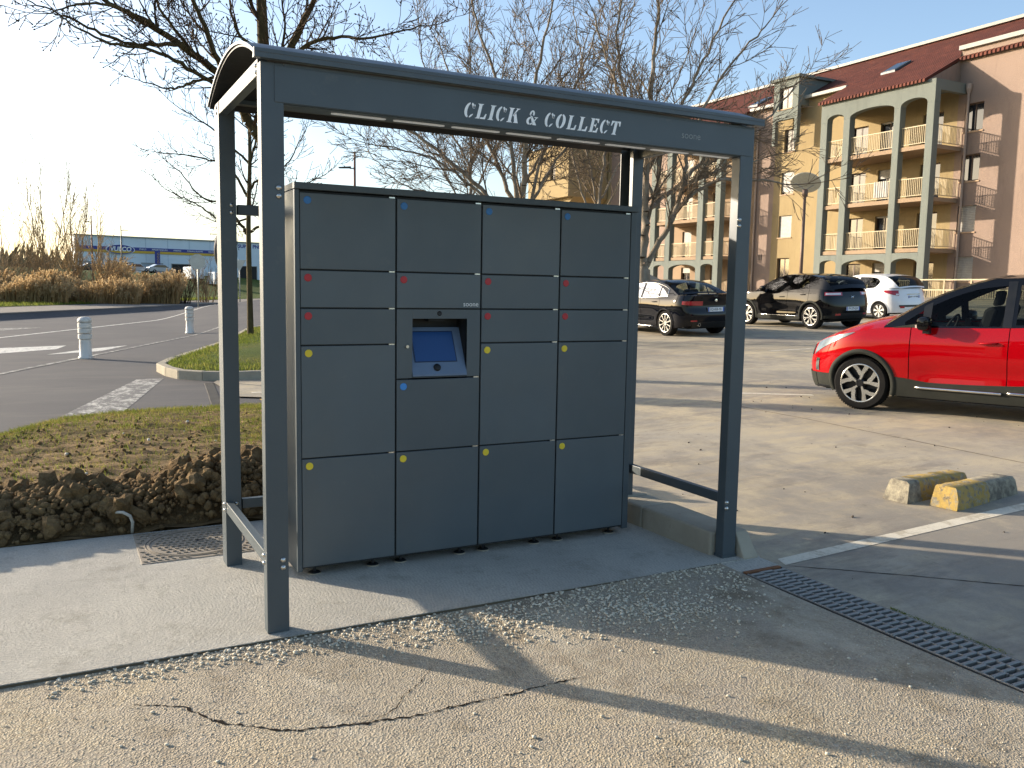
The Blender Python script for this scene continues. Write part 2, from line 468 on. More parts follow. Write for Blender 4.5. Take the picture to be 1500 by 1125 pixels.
# planted island beyond the driveway, with kerb
isl = [(.80, 13.4), (.86, 12.5), (1.0, 11.9), (1.35, 11.5), (1.8, 11.3), (3.5, 11.15), (6.5, 11.1), (9.0, 11.6), (9.6, 13), (9.5, 16), (10.6, 22), (9.8, 24), (6.4, 25.6), (4.6, 24.6), (3.0, 19.8), (1.1, 14.5)]
def offs(poly, d):
    out = []; n = len(poly); cx = sum(p[0] for p in poly) / n; cy = sum(p[1] for p in poly) / n
    for i in range(n):
        a, b, c = Vector(poly[i - 1]), Vector(poly[i]), Vector(poly[(i + 1) % n])
        t = (c - a).normalized(); nn = Vector((t.y, -t.x))
        if nn.dot(b - Vector((cx, cy))) < 0: nn = -nn
        out.append(tuple(b - nn * d))
    return out
isi = offs(isl, .16)
n = len(isl)
islk = empty("island_kerb", (0, 0, 0), 0, "low grey concrete kerb curving round the grass island", "kerb")
for i in range(n):
    a, b, c, d = isl[i], isl[(i + 1) % n], isi[(i + 1) % n], isi[i]
    def sh(p, q, f): return (p[0] + (q[0] - p[0]) * f, p[1] + (q[1] - p[1]) * f)
    a2, b2 = sh(a, b, .004), sh(b, a, .004)
    vs = []
    for p in (a2, b2, c, d): vs.append((p[0], p[1], hh(*p) - .1))
    for p in (a2, b2, c, d): vs.append((p[0], p[1], hh(*p) + .125))
    k = MB(); k.add(vs, [(0, 3, 2, 1), (4, 5, 6, 7), (0, 1, 5, 4), (1, 2, 6, 5), (2, 3, 7, 6), (3, 0, 4, 7)])
    k.build("kerb_stone", M['kerb'], islk, bevel=.015, recalc=True)
mb = MB(); vs = [(p[0], p[1], hh(*p) + .10) for p in isi]; cx, cy = 4.5, 16.5
vs.append((cx, cy, hh(cx, cy) + .2)); mb.add(vs, [(i, (i + 1) % n, n) for i in range(n)])
tag(mb.build("island_lawn", M['grassg'], None, True, recalc=True), kind='structure')

# painted markings (thin sheets a few millimetres proud)
def marking(name, pts, mat, dz=.0025, zf=None, n=10):
    """quad given by 4 corners (x,y), subdivided along its long side"""
    a, b, c, d = [Vector(p) for p in pts]
    zf = zf or (lambda x, y: hh(x, y) - .035)
    m = MB()
    def fn(u, v):
        p = (a * (1 - v) + d * v) * (1 - u) + (b * (1 - v) + c * v) * u
        return (p.x, p.y, zf(p.x, p.y) + dz)
    m.grid(fn, n, 3); return tag(m.build(name, mat, None, True, recalc=True), kind='structure')
zl = lambda x, y: hh(x, y) - .012
marking("parking_line", [(3.0, -.235), (12.5, -.16), (12.5, -.02), (3.04, -.13)], M['lot_line'], .0025, zl, 30)
marking("parking_line", [(7.6, 5.35), (8.4, 4.6), (8.46, 4.7), (7.7, 5.42)], M['lot_line'], .0025, zl)
marking("parking_line", [(12.5, 9.6), (15.5, 9.4), (15.5, 9.52), (12.5, 9.72)], M['lot_line'], .0025, zl)
marking("parking_line", [(16.3, 11.2), (18.2, 11.0), (18.2, 11.14), (16.3, 11.33)], M['lot_line'], .0025, zl)
marking("stop_line", [(-.82, 7.86), (.36, 12.05), (.80, 12.12), (-.12, 7.95)], M['worn_line'])
marking("road_line", [(-2.3, 18.4), (-.85, 19.9), (-.62, 21.2), (-2.4, 20.4)], M['white_line'])
marking("road_line", [(-1.05, 18.15), (.10, 19.0), (.82, 20.95), (-.12, 19.85)], M['white_line'])
marking("road_line", [(-6, 16.6), (18, 72.5), (18.1, 72.4), (-5.85, 16.5)], M['white_line'], .006, None, 240)
marking("road_line", [(-3.6, 9.3), (4.4, 28.85), (4.52, 28.8), (-3.48, 9.25)], M['worn_line'], .006, None, 120)
marking("road_line", [(-4.2, 27.4), (-2.3, 29.5), (-1.3, 31.3), (-3.6, 30.5)], M['worn_line'])
marking("parking_line", [(1.75, 9.3), (4.6, 9.35), (4.6, 9.47), (1.75, 9.42)], M['lot_line'], .0025, zl)
marking("parking_line", [(1.7, 8.35), (2.9, 8.4), (2.9, 8.62), (1.7, 8.56)], M['yellow_line'], .0025, zl)

# cracks and joints: narrow ragged strips
def crack(name, pts, w, mat, zf, dz=.002, seed=1, jag=.012, step=.03, vary=1.):
    r = random.Random(seed); m = MB(); P = []
    for (a, b) in zip(pts, pts[1:]):
        L = math.dist(a, b); k = max(2, int(L / step))
        for i in range(k): P.append((a[0] + (b[0] - a[0]) * i / k, a[1] + (b[1] - a[1]) * i / k))
    P.append(pts[-1])
    vs = []; N = len(P)
    off = 0
    for i, p in enumerate(P):
        q = P[min(i + 1, N - 1)]; o = P[max(i - 1, 0)]
        t = Vector((q[0] - o[0], q[1] - o[1])).normalized(); nn = Vector((-t.y, t.x))
        off = off * .7 + r.uniform(-jag, jag) * .6
        ww = w * (r.uniform(1 - .85 * vary, 1.1) ** 1.3 + (.9 * vary if r.random() < .06 else 0)) * min(1, (i + .3) / 6, (N - i) / 6)
        for s in (-1, 1):
            x, y = p[0] + nn.x * (off + s * ww / 2), p[1] + nn.y * (off + s * ww / 2)
            vs.append((x, y, zf(x, y) + dz))
    m.add(vs, [(2 * i, 2 * i + 1, 2 * i + 3, 2 * i + 2) for i in range(N - 1)])
    return tag(m.build(name, mat, None, recalc=True), kind='structure')
crack("asphalt_crack", [(-.62, -.42), (-.43, -.56), (-.31, -.75), (-.12, -.89), (.06, -.95), (.19, -.97), (.4, -.985), (.6, -.99), (.85, -.985), (1.1, -.98)], .012, M['crack'], asph_z, seed=4, jag=.013, step=.016)
crack("asphalt_crack", [(.19, -.97), (.29, -.89), (.39, -.8), (.51, -.68), (.56, -.6)], .007, M['crack'], asph_z, seed=8, jag=.012, step=.016)
crack("lot_joint", [(2.97, -.215), (3.45, -.69), (3.87, -1.14), (5.5, -2.9)], .008, M['crack'], zl, seed=5, jag=.004, vary=.4)
crack("lot_joint", [(6.9, 5.2), (6.92, 3.2), (6.86, 1.4), (6.8, -2)], .016, M['joint'], zl, seed=6, jag=.006, step=.06, vary=.5)
# ================================================================ shelter
def m_powder(name, hx, rough=.42, vary=False):
    s = NT(name); o = s.obj()
    c = s.ramp(s.noise(2.2, 5, .6, vec=o), [(.3, tuple(v * .93 for v in hexc(hx))), (.7, tuple(v * 1.07 for v in hexc(hx)))])
    c = s.mix(s.ramp(s.noise(5, 6, .8, vec=o), [(.60, 0.), (.8, .2)]), c, hexc("8a8474"))
    if vary:
        oi = s.n("ShaderNodeObjectInfo"); c = s.mix(1., c, s.ramp(oi.outputs['Random'], [(0., .9), (1., 1.1)]), 'MULTIPLY')
        c = s.mix(s.ramp(s.noise(1.1, 4, .6), [(.4, 0.), (.75, .22)]), c, hexc("6b675c"))
    s.set(col=c, rough=s.ramp(s.noise(4, 5, .65, vec=o), [(.3, rough - .05), (.7, rough + .08)]), spec=.45)
    s.bump(s.noise(900, 2, .5, vec=o), .12, .0006); return s.m
M['ral'] = m_powder("anthracite_powder_coat", "444d51")
M['ral_door'] = m_powder("anthracite_door_coat", "4d565a", .38, True)
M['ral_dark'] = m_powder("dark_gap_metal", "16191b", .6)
M['steel'] = H("bright_bolt_steel", "c9c6bd", .28, 1., vscale=30)
M['letter'] = H("pale_cutout_letters", "f2f7f4", .7, spec=.3)
M['strip'] = H("milky_light_strip", "dcdcd4", .35)
for _n in M['strip'].node_tree.nodes:
    if _n.type == 'BSDF_PRINCIPLED': _n.inputs['Emission Color'].default_value = (.9, .95, 1, 1); _n.inputs['Emission Strength'].default_value = .06
W_, H_, D_, PW, PD = 2.817, 2.56, 1.078, .10, .07

sh = empty("shelter", (0, 0, 0), 0, "dark grey metal shelter with arched roof and CLICK & COLLECT fascia over the lockers", "shelter")
def bolt(parent, c, axis='y', r=.0135, sgn=-1):
    b = MB(); b.lathe([(.0001, sgn * .011), (r * .5, sgn * .0095), (r * .85, sgn * .005), (r, 0), (r, -sgn * .004)], c, axis, 14)
    return b.build("bolt", M['steel'], parent, True, recalc=True)
def cpost(x0, y0, front, open_x):
    """folded channel post: outer face, two flanges, open towards open_x for the rear ones"""
    m = MB()
    if front: m.box(x0, x0 + PW, y0, y0 + PD, 0, H_)
    else:
        t = .006
        m.box(x0, x0 + t, y0 + t, y0 + .13, 0, H_ + .02)
        m.box(x0, x0 + .085, y0, y0 + t, 0, H_ + .02)
        m.box(x0 + t, x0 + .10, y0 + .124, y0 + .13, 0, H_ + .02)
        m.box(x0 + .079, x0 + .085, y0 + t, y0 + .035, 0, H_ + .02)
    return m
for x0, y0, fr in ((0, 0, 1), (W_ - PW, 0, 1)):
    p = cpost(x0, y0, fr, 0).build("post", M['ral'], sh, bevel=.004)
    for z in (.327, 2.011):
        for dz in (-.018, .018): bolt(p, (x0 + (.074 if x0 < 1 else .014), 0, z + dz))
    f = MB(); f.box(x0 + .004, x0 + PW - .004, .004, PD - .004, -.002, .006); f.box(x0 - .004, x0 + PW + .004, -.004, PD + .004, .0, .018) if x0 > 1 else None
    f.build("base_plate", M['ral'], p)
for x0 in (0, W_ - .10):
    m = MB(); t = .006; sgn = 1 if x0 < 1 else -1
    X = lambda d: x0 + d if sgn > 0 else x0 + .10 - d
    def bx(a, b, *r): m.box(min(X(a), X(b)), max(X(a), X(b)), *r)
    bx(0, t, D_ + t, D_ + .13, 0, H_ + .02); bx(0, .085, D_, D_ + t, 0, H_ + .02); bx(t, .10, D_ + .124, D_ + .13, 0, H_ + .02); bx(.079, .085, D_ + t, D_ + .035, 0, H_ + .02)
    p = m.build("post", M['ral'], sh)
    for z in (.345, 2.016):
        for dz in (-.02, .02): bolt(p, (X(.06), D_, z + dz), 'y', .012)
    a = MB(); a.tube([(X(.05), D_ + .06, 0), (X(.05), D_ + .06, .06)], .006); a.build("anchor_bolt", M['steel'], p)
# low side rails, upper end beams, rear rails
for x0, nm in ((.003, 'l'), (W_ - .043, 'r')):
    m = MB(); m.prism([(PD + .001, .315), (D_ - .001, .315), (D_ - .001, .375), (PD + .001, .375)], 'x', x0, x0 + .04)
    r_ = m.build("side_rail", M['ral'], sh, bevel=.003)
    if nm == 'l':
        for y in (PD + .03 - .05, D_ + .02):
            for z in (.327, .363): bolt(r_, (-.0005, y, z), 'x', .011)
    m = MB(); m.box(x0, x0 + .045, PD + .002, D_ + .135, H_ - .045, H_ + .025); b_ = m.build("end_beam", M['ral'], sh, bevel=.003)
    for y in (.035, D_ + .05, ):
        for z in (H_ - .032, H_ - .004):
            bolt(b_, (x0 if nm == 'l' else x0 + .045, max(y, .085), z), 'x', .011, -1 if nm == 'l' else 1)
for z in (.318, 1.99):
    m = MB(); m.box(.101, W_ - .101, D_ + .05, D_ + .09, z, z + .055); m.build("rear_rail", M['ral'], sh, bevel=.003)
m = MB(); m.box(.101, W_ - .101, D_ + .06, D_ + .12, 2.592, 2.64); m.build("rear_beam", M['ral'], sh)
# fascia beam: front plate, bottom flange with light strips
m = MB(); m.box(PW + .0005, W_ - PW - .0005, .0, .012, 2.392, H_); fas = m.build("fascia", M['ral'], sh)
m = MB(); m.box(.06, W_ - .02, -.0035, -.0005, 2.394, 2.548); plate = m.build("fascia_plate", M['ral'], sh, bevel=.002)
m = MB(); m.box(PW + .0005, W_ - PW - .0005, .0125, .125, 2.388, 2.396); fl = m.build("fascia_flange", M['ral'], sh)
for i in range(8):
    a = .33 + i * .3; b = a + .262
    m = MB(); hw = .017; c = .072
    pts = [(a + hw - hw * math.cos(t), c + hw * math.sin(t)) for t in lsp(-math.pi / 2, math.pi / 2, 8)] if False else []
    for t in lsp(math.pi / 2, 3 * math.pi / 2, 8): pts.append((a + hw + hw * math.cos(t), c + hw * math.sin(t)))
    for t in lsp(-math.pi / 2, math.pi / 2, 8): pts.append((b - hw + hw * math.cos(t), c + hw * math.sin(t)))
    if b < W_ - PW: m.prism(pts, 'z', 2.3845, 2.3875); m.build("light_strip", M['strip'], fl, recalc=True)
# barrel roof
N = 24; y0, y1, sag, zr = -.035, 1.25, .15, 2.578
ch = y1 - y0; rad = (ch * ch / 4 + sag * sag) / (2 * sag); cyr = (y0 + y1) / 2; czr = zr + sag - rad; al = math.asin(ch / 2 / rad)
arc = [(cyr + rad * math.sin(a), czr + rad * math.cos(a)) for a in lsp(-al, al, N)]
arc_o = [(cyr + (rad + .012) * math.sin(a), czr + (rad + .012) * math.cos(a)) for a in lsp(-al, al, N)]
m = MB()
for i in range(N):
    m.prism([arc[i], arc[i + 1], arc_o[i + 1], arc_o[i]], 'x', -.03, W_ + .035)
roof = m.build("roof", M['ral'], sh, recalc=True)
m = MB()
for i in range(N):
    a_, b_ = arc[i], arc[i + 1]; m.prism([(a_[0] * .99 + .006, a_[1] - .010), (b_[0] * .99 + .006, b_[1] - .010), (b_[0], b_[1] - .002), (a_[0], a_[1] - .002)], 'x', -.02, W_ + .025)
m.build("roof_shade_sheet", M['ral_dark'], roof, recalc=True)  # dark sheet added under the arc: shade of the roof underside put in as colour
m = MB(); m.prism([(y0 - .004, zr - .012), (y0 + .03, zr - .012), (y0 + .03, zr - .004), (y0 + .012, zr + .03), (y0 - .004, zr + .026)], 'x', -.032, W_ + .037); m.build("front_gutter", M['ral'], roof, recalc=True)
# stencil lettering on the fascia
def ell(cx, cy, rx, ry, a0, a1, n=10):
    return [(cx + rx * math.cos(R(a)), cy + ry * math.sin(R(a))) for a in lsp(a0, a1, n)]
def cres(cx, cy, rx, ry, ix, iy, a0, a1, b0, b1, icx=0.):
    return ell(cx, cy, rx, ry, a0, a1) + ell(cx + icx, cy, ix, iy, b1, b0)
def stem(x, w=.26, serif=.13, y0=0., y1=1.):
    return [[(x, y0), (x + w, y0), (x + w, y1), (x, y1)],
            [(x - serif, y0), (x - .002, y0), (x - .002, y0 + .09)], [(x + w + .002, y0), (x + w + serif, y0), (x + w + .002, y0 + .09)],
            [(x - serif, y1), (x - .002, y1 - .09), (x - .002, y1)], [(x + w + .002, y1 - .09), (x + w + serif, y1), (x + w + .002, y1)]]
def G_C():
    return [cres(.42, .5, .42, .52, .18, .42, 100, 260, 102, 258), cres(.42, .5, .40, .52, .2, .42, 15, 76, 30, 74) , [(.60, .66), (.80, .62), (.82, .86), (.74, .92)],
            cres(.42, .5, .40, .52, .24, .43, 284, 335, 286, 318)], .92
def G_O(): return [cres(.46, .5, .44, .52, .17, .42, 98, 262, 100, 260), cres(.46, .5, .44, .52, .17, .42, -82, 82, -80, 80)], 1.0
def G_I(): return stem(.12), .54
def G_L(): return stem(.12)[:2] + stem(.12)[3:] + [[(.43, 0), (.86, 0), (.90, .36), (.80, .36), (.70, .12), (.43, .10)]], .98
def G_K(): return stem(.12) + [[(.43, .50), (.70, .95), (.60, 1.0), (.98, 1.0), (.93, .95), (.82, .93), (.50, .42)], [(.52, .56), (.66, .74), (.98, .08), (1.04, 0), (.60, 0), (.68, .07)]], 1.12
def G_E(): return stem(.12)[:2] + stem(.12)[3:4] + [[(.43, 0), (.84, 0), (.88, .34), (.78, .34), (.68, .12), (.43, .10)], [(.43, 1.), (.82, 1.), (.82, .70), (.74, .70), (.66, .88), (.43, .90)], [(.43, .45), (.56, .45), (.64, .34), (.64, .68), (.56, .56), (.43, .56)]], .96
def G_T(): return stem(.34)[:3] + [[(.34, 1.), (.60, 1.), (.60, .985), (.34, .985)], [(.31, 1.), (.03, 1.), (0, .64), (.1, .64), (.18, .86), (.31, .89)], [(.63, 1.), (.91, 1.), (.94, .64), (.84, .64), (.76, .86), (.63, .89)]], 1.0
def G_and(): return [cres(.40, .27, .34, .28, .13, .17, 75, 262, 78, 262), cres(.44, .76, .22, .25, .07, .15, -30, 205, -20, 195), [(.30, .66), (.52, .58), (.98, .06), (1.02, 0), (.70, 0), (.62, .08)], cres(.40, .27, .34, .28, .2, .18, 275, 330, 275, 330), [(.72, .30), (.86, .52), (.70, .52), (.70, .56), (1.04, .56), (1.04, .52), (.94, .50), (.80, .24)]], 1.14
GL = {'C': G_C, 'O': G_O, 'I': G_I, 'L': G_L, 'K': G_K, 'E': G_E, 'T': G_T, '&': G_and}
word = "CLICK & COLLECT"; hgt = .071; adv = []; x = 0
for chh in word:
    if chh == ' ': adv.append(x); x += .46; continue
    adv.append(x); x += GL[chh]()[1] + .09
tot = x - .09; X0, X1 = .955, 1.880; sc = (X1 - X0 - .018) / tot; zb = 2.425
for chh, ax in zip(word, adv):
    if chh == ' ': continue
    m = MB()
    for poly in GL[chh]()[0]:
        q = [(X0 + (ax + px) * sc + py * hgt * .26, zb + py * hgt) for px, py in poly]
        m.prism(q, 'y', -.0050, -.0040)
    m.build("letter", M['letter'], plate, recalc=True)
M['logo_grey'] = H("grey_logo", "7f8482", .5); M['logo_white'] = H("white_logo", "d9dcda", .5)
def yfront(o, x, y, z):
    o.rotation_euler = (R(90), 0, 0); o.location = (x, y, z); return o
yfront(text_mesh("logo", "soone", .055, M['logo_grey'], plate, extrude=.0006), 2.348, -.0042, 2.468)

# ================================================================ locker bank
lk = empty("parcel_locker", (.309, .693, 0), 0, "wide dark grey parcel locker bank with coloured dots and a touchscreen terminal", "locker")
LX0, LX1, LY, LZ0, LZ1 = .309, 2.502, .693, .05, 2.141
def lp(mb, name, mat, parent=None, **k):
    off = Vector((-.309, -.693, 0)) if parent is None else Vector((0, 0, 0))
    mb.v = [(v[0] - .309, v[1] - .693, v[2]) for v in mb.v]
    return mb.build(name, mat, parent or lk, **k)
m = MB(); m.box(LX0 + .028, LX1 - .045, LY + .17, LY + .56, LZ0, LZ1 - .04)
for bxx in ((LX0 + .028, .96, LZ0, LZ1 - .04), (1.324, LX1 - .045, LZ0, LZ1 - .04), (.9605, 1.3235, LZ0, 1.08), (.9605, 1.3235, 1.44, LZ1 - .04)): m.box(bxx[0], bxx[1], LY + .016, LY + .1695, bxx[2], bxx[3])
lp(m, "carcass", M['ral_dark'])
for a, b in ((LX0, LX0 + .027), (LX1 - .044, LX1)):
    m = MB(); m.box(a, b, LY - .002, LY + .565, LZ0 - .012, LZ1 - .036); lp(m, "side_panel", M['ral'], bevel=.003)
m = MB(); m.box(LX0 - .003, LX1 + .004, LY - .016, LY + .575, LZ1 - .035, LZ1); lp(m, "lid", M['ral'], bevel=.003)
cols = [(LX0 + .030, .869), (.879, 1.396), (1.406, 1.931), (1.941, LX1 - .048)]
zr_ = [2.094, 1.688, 1.484, 1.284, .668, .058]
M['dot_blue'] = H("blue_dot", "2f6ea6", .5, var=.05); M['dot_red'] = H("red_dot", "a8242a", .5, var=.05); M['dot_yellow'] = H("yellow_dot", "d8bf2a", .5, var=.05); M['dot_lblue'] = H("light_blue_dot", "3a86cc", .5, var=.05)
def door(x0, x1, z0, z1, dot=None, tab=True):
    m = MB(); m.box(x0, x1, LY, LY + .0155, z0 + .004, z1 - .004)
    d = lp(m, "door", M['ral_door'], bevel=.0025)
    if dot:
        c = (x0 + .040, LY - .0005, z1 - .042)
        k = MB(); k.lathe([(.0001, -.003), (.017, -.003), (.0205, -.0015), (.0205, .001)], c, 'y', 24); lp(k, "sticker", M[dot], d, recalc=True)
    if tab:
        k = MB(); k.box(x1 - .036, x1 - .003, LY + .002, LY + .013, z1 - .0035, z1 + .0035); lp(k, "hinge", M['steel'], d)
    return d
for ci, (x0, x1) in enumerate(cols):
    rows = [(zr_[0], zr_[1], 'dot_blue'), (zr_[1], zr_[2], 'dot_red'), (zr_[2], zr_[3], 'dot_red'), (zr_[3], zr_[4], 'dot_yellow'), (zr_[4], zr_[5], 'dot_yellow')]
    if ci == 1: rows = [rows[0], rows[1], (1.084, zr_[4], 'dot_lblue'), rows[4]]
    for z1, z0, dt in rows:
        d = door(x0, x1, z0, z1, dt)
        if ci == 1 and dt == 'dot_red':
            t = text_mesh("logo", "soone", .04, M['logo_white'], d, extrude=.0006); yfront(t, 1.335 - .309, -.0012, 1.512)
# terminal: frame with a recess, sloped console, screen, camera, button, lock
x0, x1 = cols[1]; tx0, tx1, tz0, tz1 = .972, 1.312, 1.094, 1.428
term = bpy.data.objects.new("terminal", None); COL.objects.link(term); term.parent = lk
def tp(mb, name, mat, par=None, **k): return lp(mb, name, mat, par or tframe, **k)
m = MB(); zt, zb_ = 1.480, 1.090
m.box(x0, tx0, LY, LY + .0155, zb_, zt); m.box(tx1, x1, LY, LY + .0155, zb_, zt); m.box(tx0 + .0005, tx1 - .0005, LY, LY + .0155, tz1, zt); m.box(tx0 + .0005, tx1 - .0005, LY, LY + .0155, zb_, tz0)
bpy.data.objects.remove(term)
tframe = lp(m, "terminal_frame", M['ral_door'])
m = MB(); dp = .15
m.add([(tx0, LY, tz1), (tx0, LY + dp, tz1), (tx0, LY + dp, tz0), (tx0, LY, tz0)], [(0, 1, 2, 3)])
m.add([(tx1, LY, tz1), (tx1, LY + dp, tz1), (tx1, LY + dp, tz0), (tx1, LY, tz0)], [(3, 2, 1, 0)])
m.add([(tx0, LY, tz1), (tx1, LY, tz1), (tx1, LY + dp, tz1), (tx0, LY + dp, tz1)], [(0, 1, 2, 3)])
m.add([(tx0, LY + dp, tz1), (tx1, LY + dp, tz1), (tx1, LY + dp, tz0), (tx0, LY + dp, tz0)], [(0, 1, 2, 3)])
tp(m, "recess", M['ral_dark'])
M['console'] = H("blue_grey_console", "5d6f85", .45, vscale=3)
m = MB(); zt2 = tz1 - .055
cs = [(LY - .010, tz0 + .004), (LY - .010, tz0 + .014), (LY + .118, zt2), (LY + .128, zt2), (LY + .128, tz0 + .004)]
m.prism(cs, 'x', tx0 + .001, tx1 - .001); con = tp(m, "console", M['console'], recalc=True)
sl = math.atan2(zt2 - tz0 - .014, .128)
def onc(xx, s, off):
    """point on the sloped console: s along slope (0 bottom..1 top)"""
    y = LY - .010 + .128 * s; z = tz0 + .014 + (zt2 - tz0 - .014) * s
    return (xx, y - off * math.sin(sl), z + off * math.cos(sl))
def slab_on(xa, xb, sa, sb, o0, o1, name, mat, par):
    m = MB(); vs = [onc(xx, s, o) for o in (o0, o1) for xx, s in ((xa, sa), (xb, sa), (xb, sb), (xa, sb))]
    m.add(vs, [(0, 3, 2, 1), (4, 5, 6, 7), (0, 1, 5, 4), (1, 2, 6, 5), (2, 3, 7, 6), (3, 0, 4, 7)]); return tp(m, name, mat, par, recalc=True)
s_ = NT("dim_blue_screen"); s_.set(col=hexc("163a6a"), rough=.3); s_.b.inputs["Emission Color"].default_value = (*hexc("1d4b87"), 1); s_.b.inputs["Emission Strength"].default_value = .035; M['screen'] = s_.m
M['bezel'] = H("dark_screen_bezel", "1a2740", .35)
slab_on(.996, 1.262, .255, .915, .0, .0025, "bezel", M['bezel'], con)
slab_on(1.002, 1.256, .275, .895, .0026, .0036, "screen", M['screen'], con)
c = onc(1.128, .14, .002)
m = MB(); m.lathe([(.0001, -.012), (.017, -.012), (.021, -.008), (.022, .004)], (0, 0, 0), 'y', 20)
btn = m.build("button", M['ral_dark'], con, True, recalc=True); btn.location = (c[0] - .309, c[1] - .693, c[2]); btn.rotation_euler = (-(math.pi / 2 - (math.pi / 2 - sl)) * 0 - R(35), 0, 0)
m = MB(); m.lathe([(.0001, -.004), (.010, -.006), (.014, -.002), (.015, .001)], (1.138, LY - .0005, 1.458), 'y', 16); tp(m, "camera_eye", M['ral_dark'], recalc=True)
m = MB(); m.lathe([(.0001, -.010), (.009, -.010), (.012, -.003), (.012, .001)], (.940, LY - .0005, 1.270), 'y', 16); tp(m, "cam_lock", M['steel'], recalc=True)
m = MB(); m.box(1.09, 1.19, LY + .05, LY + .12, tz1 - .016, tz1 - .003); tp(m, "scanner", M['ral_dark'])
# adjustable feet
for fx in (.42, .76, .93, 1.31, 1.47, 1.83, 2.0, 2.40):
    for fy in (.07, .48):
        m = MB(); m.lathe([(.034, .0), (.034, .008), (.026, .013), (.009, .015), (.009, .06)], (fx, LY + fy, 0), 'z', 16); f = lp(m, "foot", M['ral_dark'], recalc=True)
        if fy < .1:
            m = MB(); m.lathe([(.036, 0.0), (.036, .007), (.0345, .007), (.0345, 0)], (fx, LY + fy, 0), 'z', 20, True); lp(m, "foot_ring", M['kerb'], f, recalc=True)

# ================================================================ things on the ground near the pad
# cover plate with raised treads
cv = empty("inspection_cover", (-.10, 1.64, 0), 0, "square cast iron inspection cover with raised treads set in the concrete pad", "manhole cover")
M['cast'] = H("worn_cast_iron", "8d8373", .75, .15, vscale=9, bump=.4, bscale=80)
m = MB(); m.box(-.33, .33, -.33, .33, -.02, .004); cp = m.build("frame_plate", M['cast'], cv, bevel=.002)
m = MB(); m.lathe([(.262, .004), (.262, .009), (.275, .009), (.275, .004)], (0, 0, 0), 'z', 48); m.lathe([(.284, .004), (.284, .008), (.29, .008), (.29, .004)], (0, 0, 0), 'z', 48); m.build("ring", M['cast'], cv, recalc=True)
m = MB()
for i in range(-8, 9):
    for j in range(-6, 7):
        x, y = i * .0385 + (.019 if j % 2 else 0), j * .05
        if abs(x) > .31 or abs(math.hypot(x, y) - .275) < .028: continue
        a = R(25) if j % 2 else R(-25)
        ca, sa = math.cos(a), math.sin(a)
        q = [(x + ca * u - sa * v, y + sa * u + ca * v) for u, v in ((-.011, -.0045), (.011, -.0045), (.011, .0045), (-.011, .0045))]
        m.prism(q, 'z', .0035, .0105)
tr = m.build("tread", M['cast'], cv, recalc=True); tag(tr, kind='stuff')
m = MB(); m.lathe([(.001, .0045), (.02, .0045), (.024, .004)], (.03, .03, 0), 'z', 14); m.build("key_hole", M['ral_dark'], cv)

# kerb stones right of the pad
ke = empty("kerb_row", (2.8, .6, 0), 0, "short row of pale concrete kerb stones beside the shelter's right post", "kerb")
def kerb_stone(poly, z1, mat):
    m = MB(); m.prism([(p[0] - 2.8, p[1] - .6) for p in poly], 'z', -.1, z1)
    o = m.build("kerb_stone", mat, ke, bevel=.014, recalc=True); return o
kerb_stone([(2.675, .765), (2.685, .078), (2.832, .078), (2.832, .03), (2.935, .03), (2.945, .765)], .148, M['kerb'])
m = MB(); m.add([(2.83 - 2.8, .029 - .6, -.05), (2.955 - 2.8, .029 - .6, -.05), (2.955 - 2.8, -.065 - .6, -.05), (2.83 - 2.8, -.065 - .6, -.05), (2.836 - 2.8, .029 - .6, .146), (2.933 - 2.8, .029 - .6, .146), (2.95 - 2.8, -.06 - .6, .004), (2.832 - 2.8, -.06 - .6, .004)],
    [(0, 3, 2, 1), (4, 7, 6, 5), (0, 1, 5, 4), (1, 2, 6, 5), (2, 3, 7, 6), (3, 0, 4, 7)]); m.build("kerb_end", M['kerb'], ke, recalc=True, bevel=.008)
kerb_stone([(2.668, 1.04), (2.674, .772), (2.943, .772), (2.94, 1.04)], .146, M['kerb'])
kerb_stone([(2.66, 2.05), (2.667, 1.047), (2.938, 1.047), (2.93, 2.05)], .15, M['kerb'])

# drain channel with grates
M['grate'] = H("galvanised_grate", "87857f", .55, .3, vscale=14, var=.2, bump=.3)
M['rust'] = H("rusty_edge", "7d5336", .9, .1, vscale=20, var=.25)
ch_ = MB(); ch_.box(2.66, 2.957, -8, -.225, -.30, -.24); ch_.box(2.656, 2.665, -8, -.225, -.3, -.012); ch_.box(2.949, 2.9545, -8, -.225, -.3, -.011)
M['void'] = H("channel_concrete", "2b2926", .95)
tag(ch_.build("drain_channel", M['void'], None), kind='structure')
barm = MB(); barm.prism([(-.007, -.03), (.007, -.03), (.0095, -.004), (.006, 0), (-.006, 0), (-.0095, -.004)], 'x', -.083 + .0, .0)
barme = barm.mesh("bar", M['grate'])
seg = .5
for gi in range(5):
    yc = -.262 - seg * gi
    g = empty("drain_grate", (2.808, yc - seg / 2, -.006), 0, ("slotted steel drain grate butting against the rusty edge by the kerb", "second slotted drain grate from the rusty edge", "third slotted drain grate from the rusty edge", "fourth slotted drain grate from the rusty edge", "fifth slotted drain grate from the rusty edge")[gi], "drain grate", "grates in the drain channel")
    m = MB()
    for xa in (-.139, -.046, .041, .129): m.box(xa, xa + .010, -seg / 2 + .003, seg / 2 - .003, -.035, -.002)
    m.build("side_bar", M['grate'], g, bevel=.002)
    nb = 11
    for rI, xr in enumerate((-.046, .041, .129)):
        for k in range(nb):
            o = bpy.data.objects.new("bar", barme); COL.objects.link(o); o.parent = g
            o.location = (xr, -seg / 2 + seg * (k + .5 + (.25 if rI == 1 else 0)) / nb - .003, 0)
m = MB(); m.box(2.672, 2.945, -.255, -.228, -.1, -.004); tag(m.build("drain_edge", M['rust'], None, bevel=.004), kind='structure')

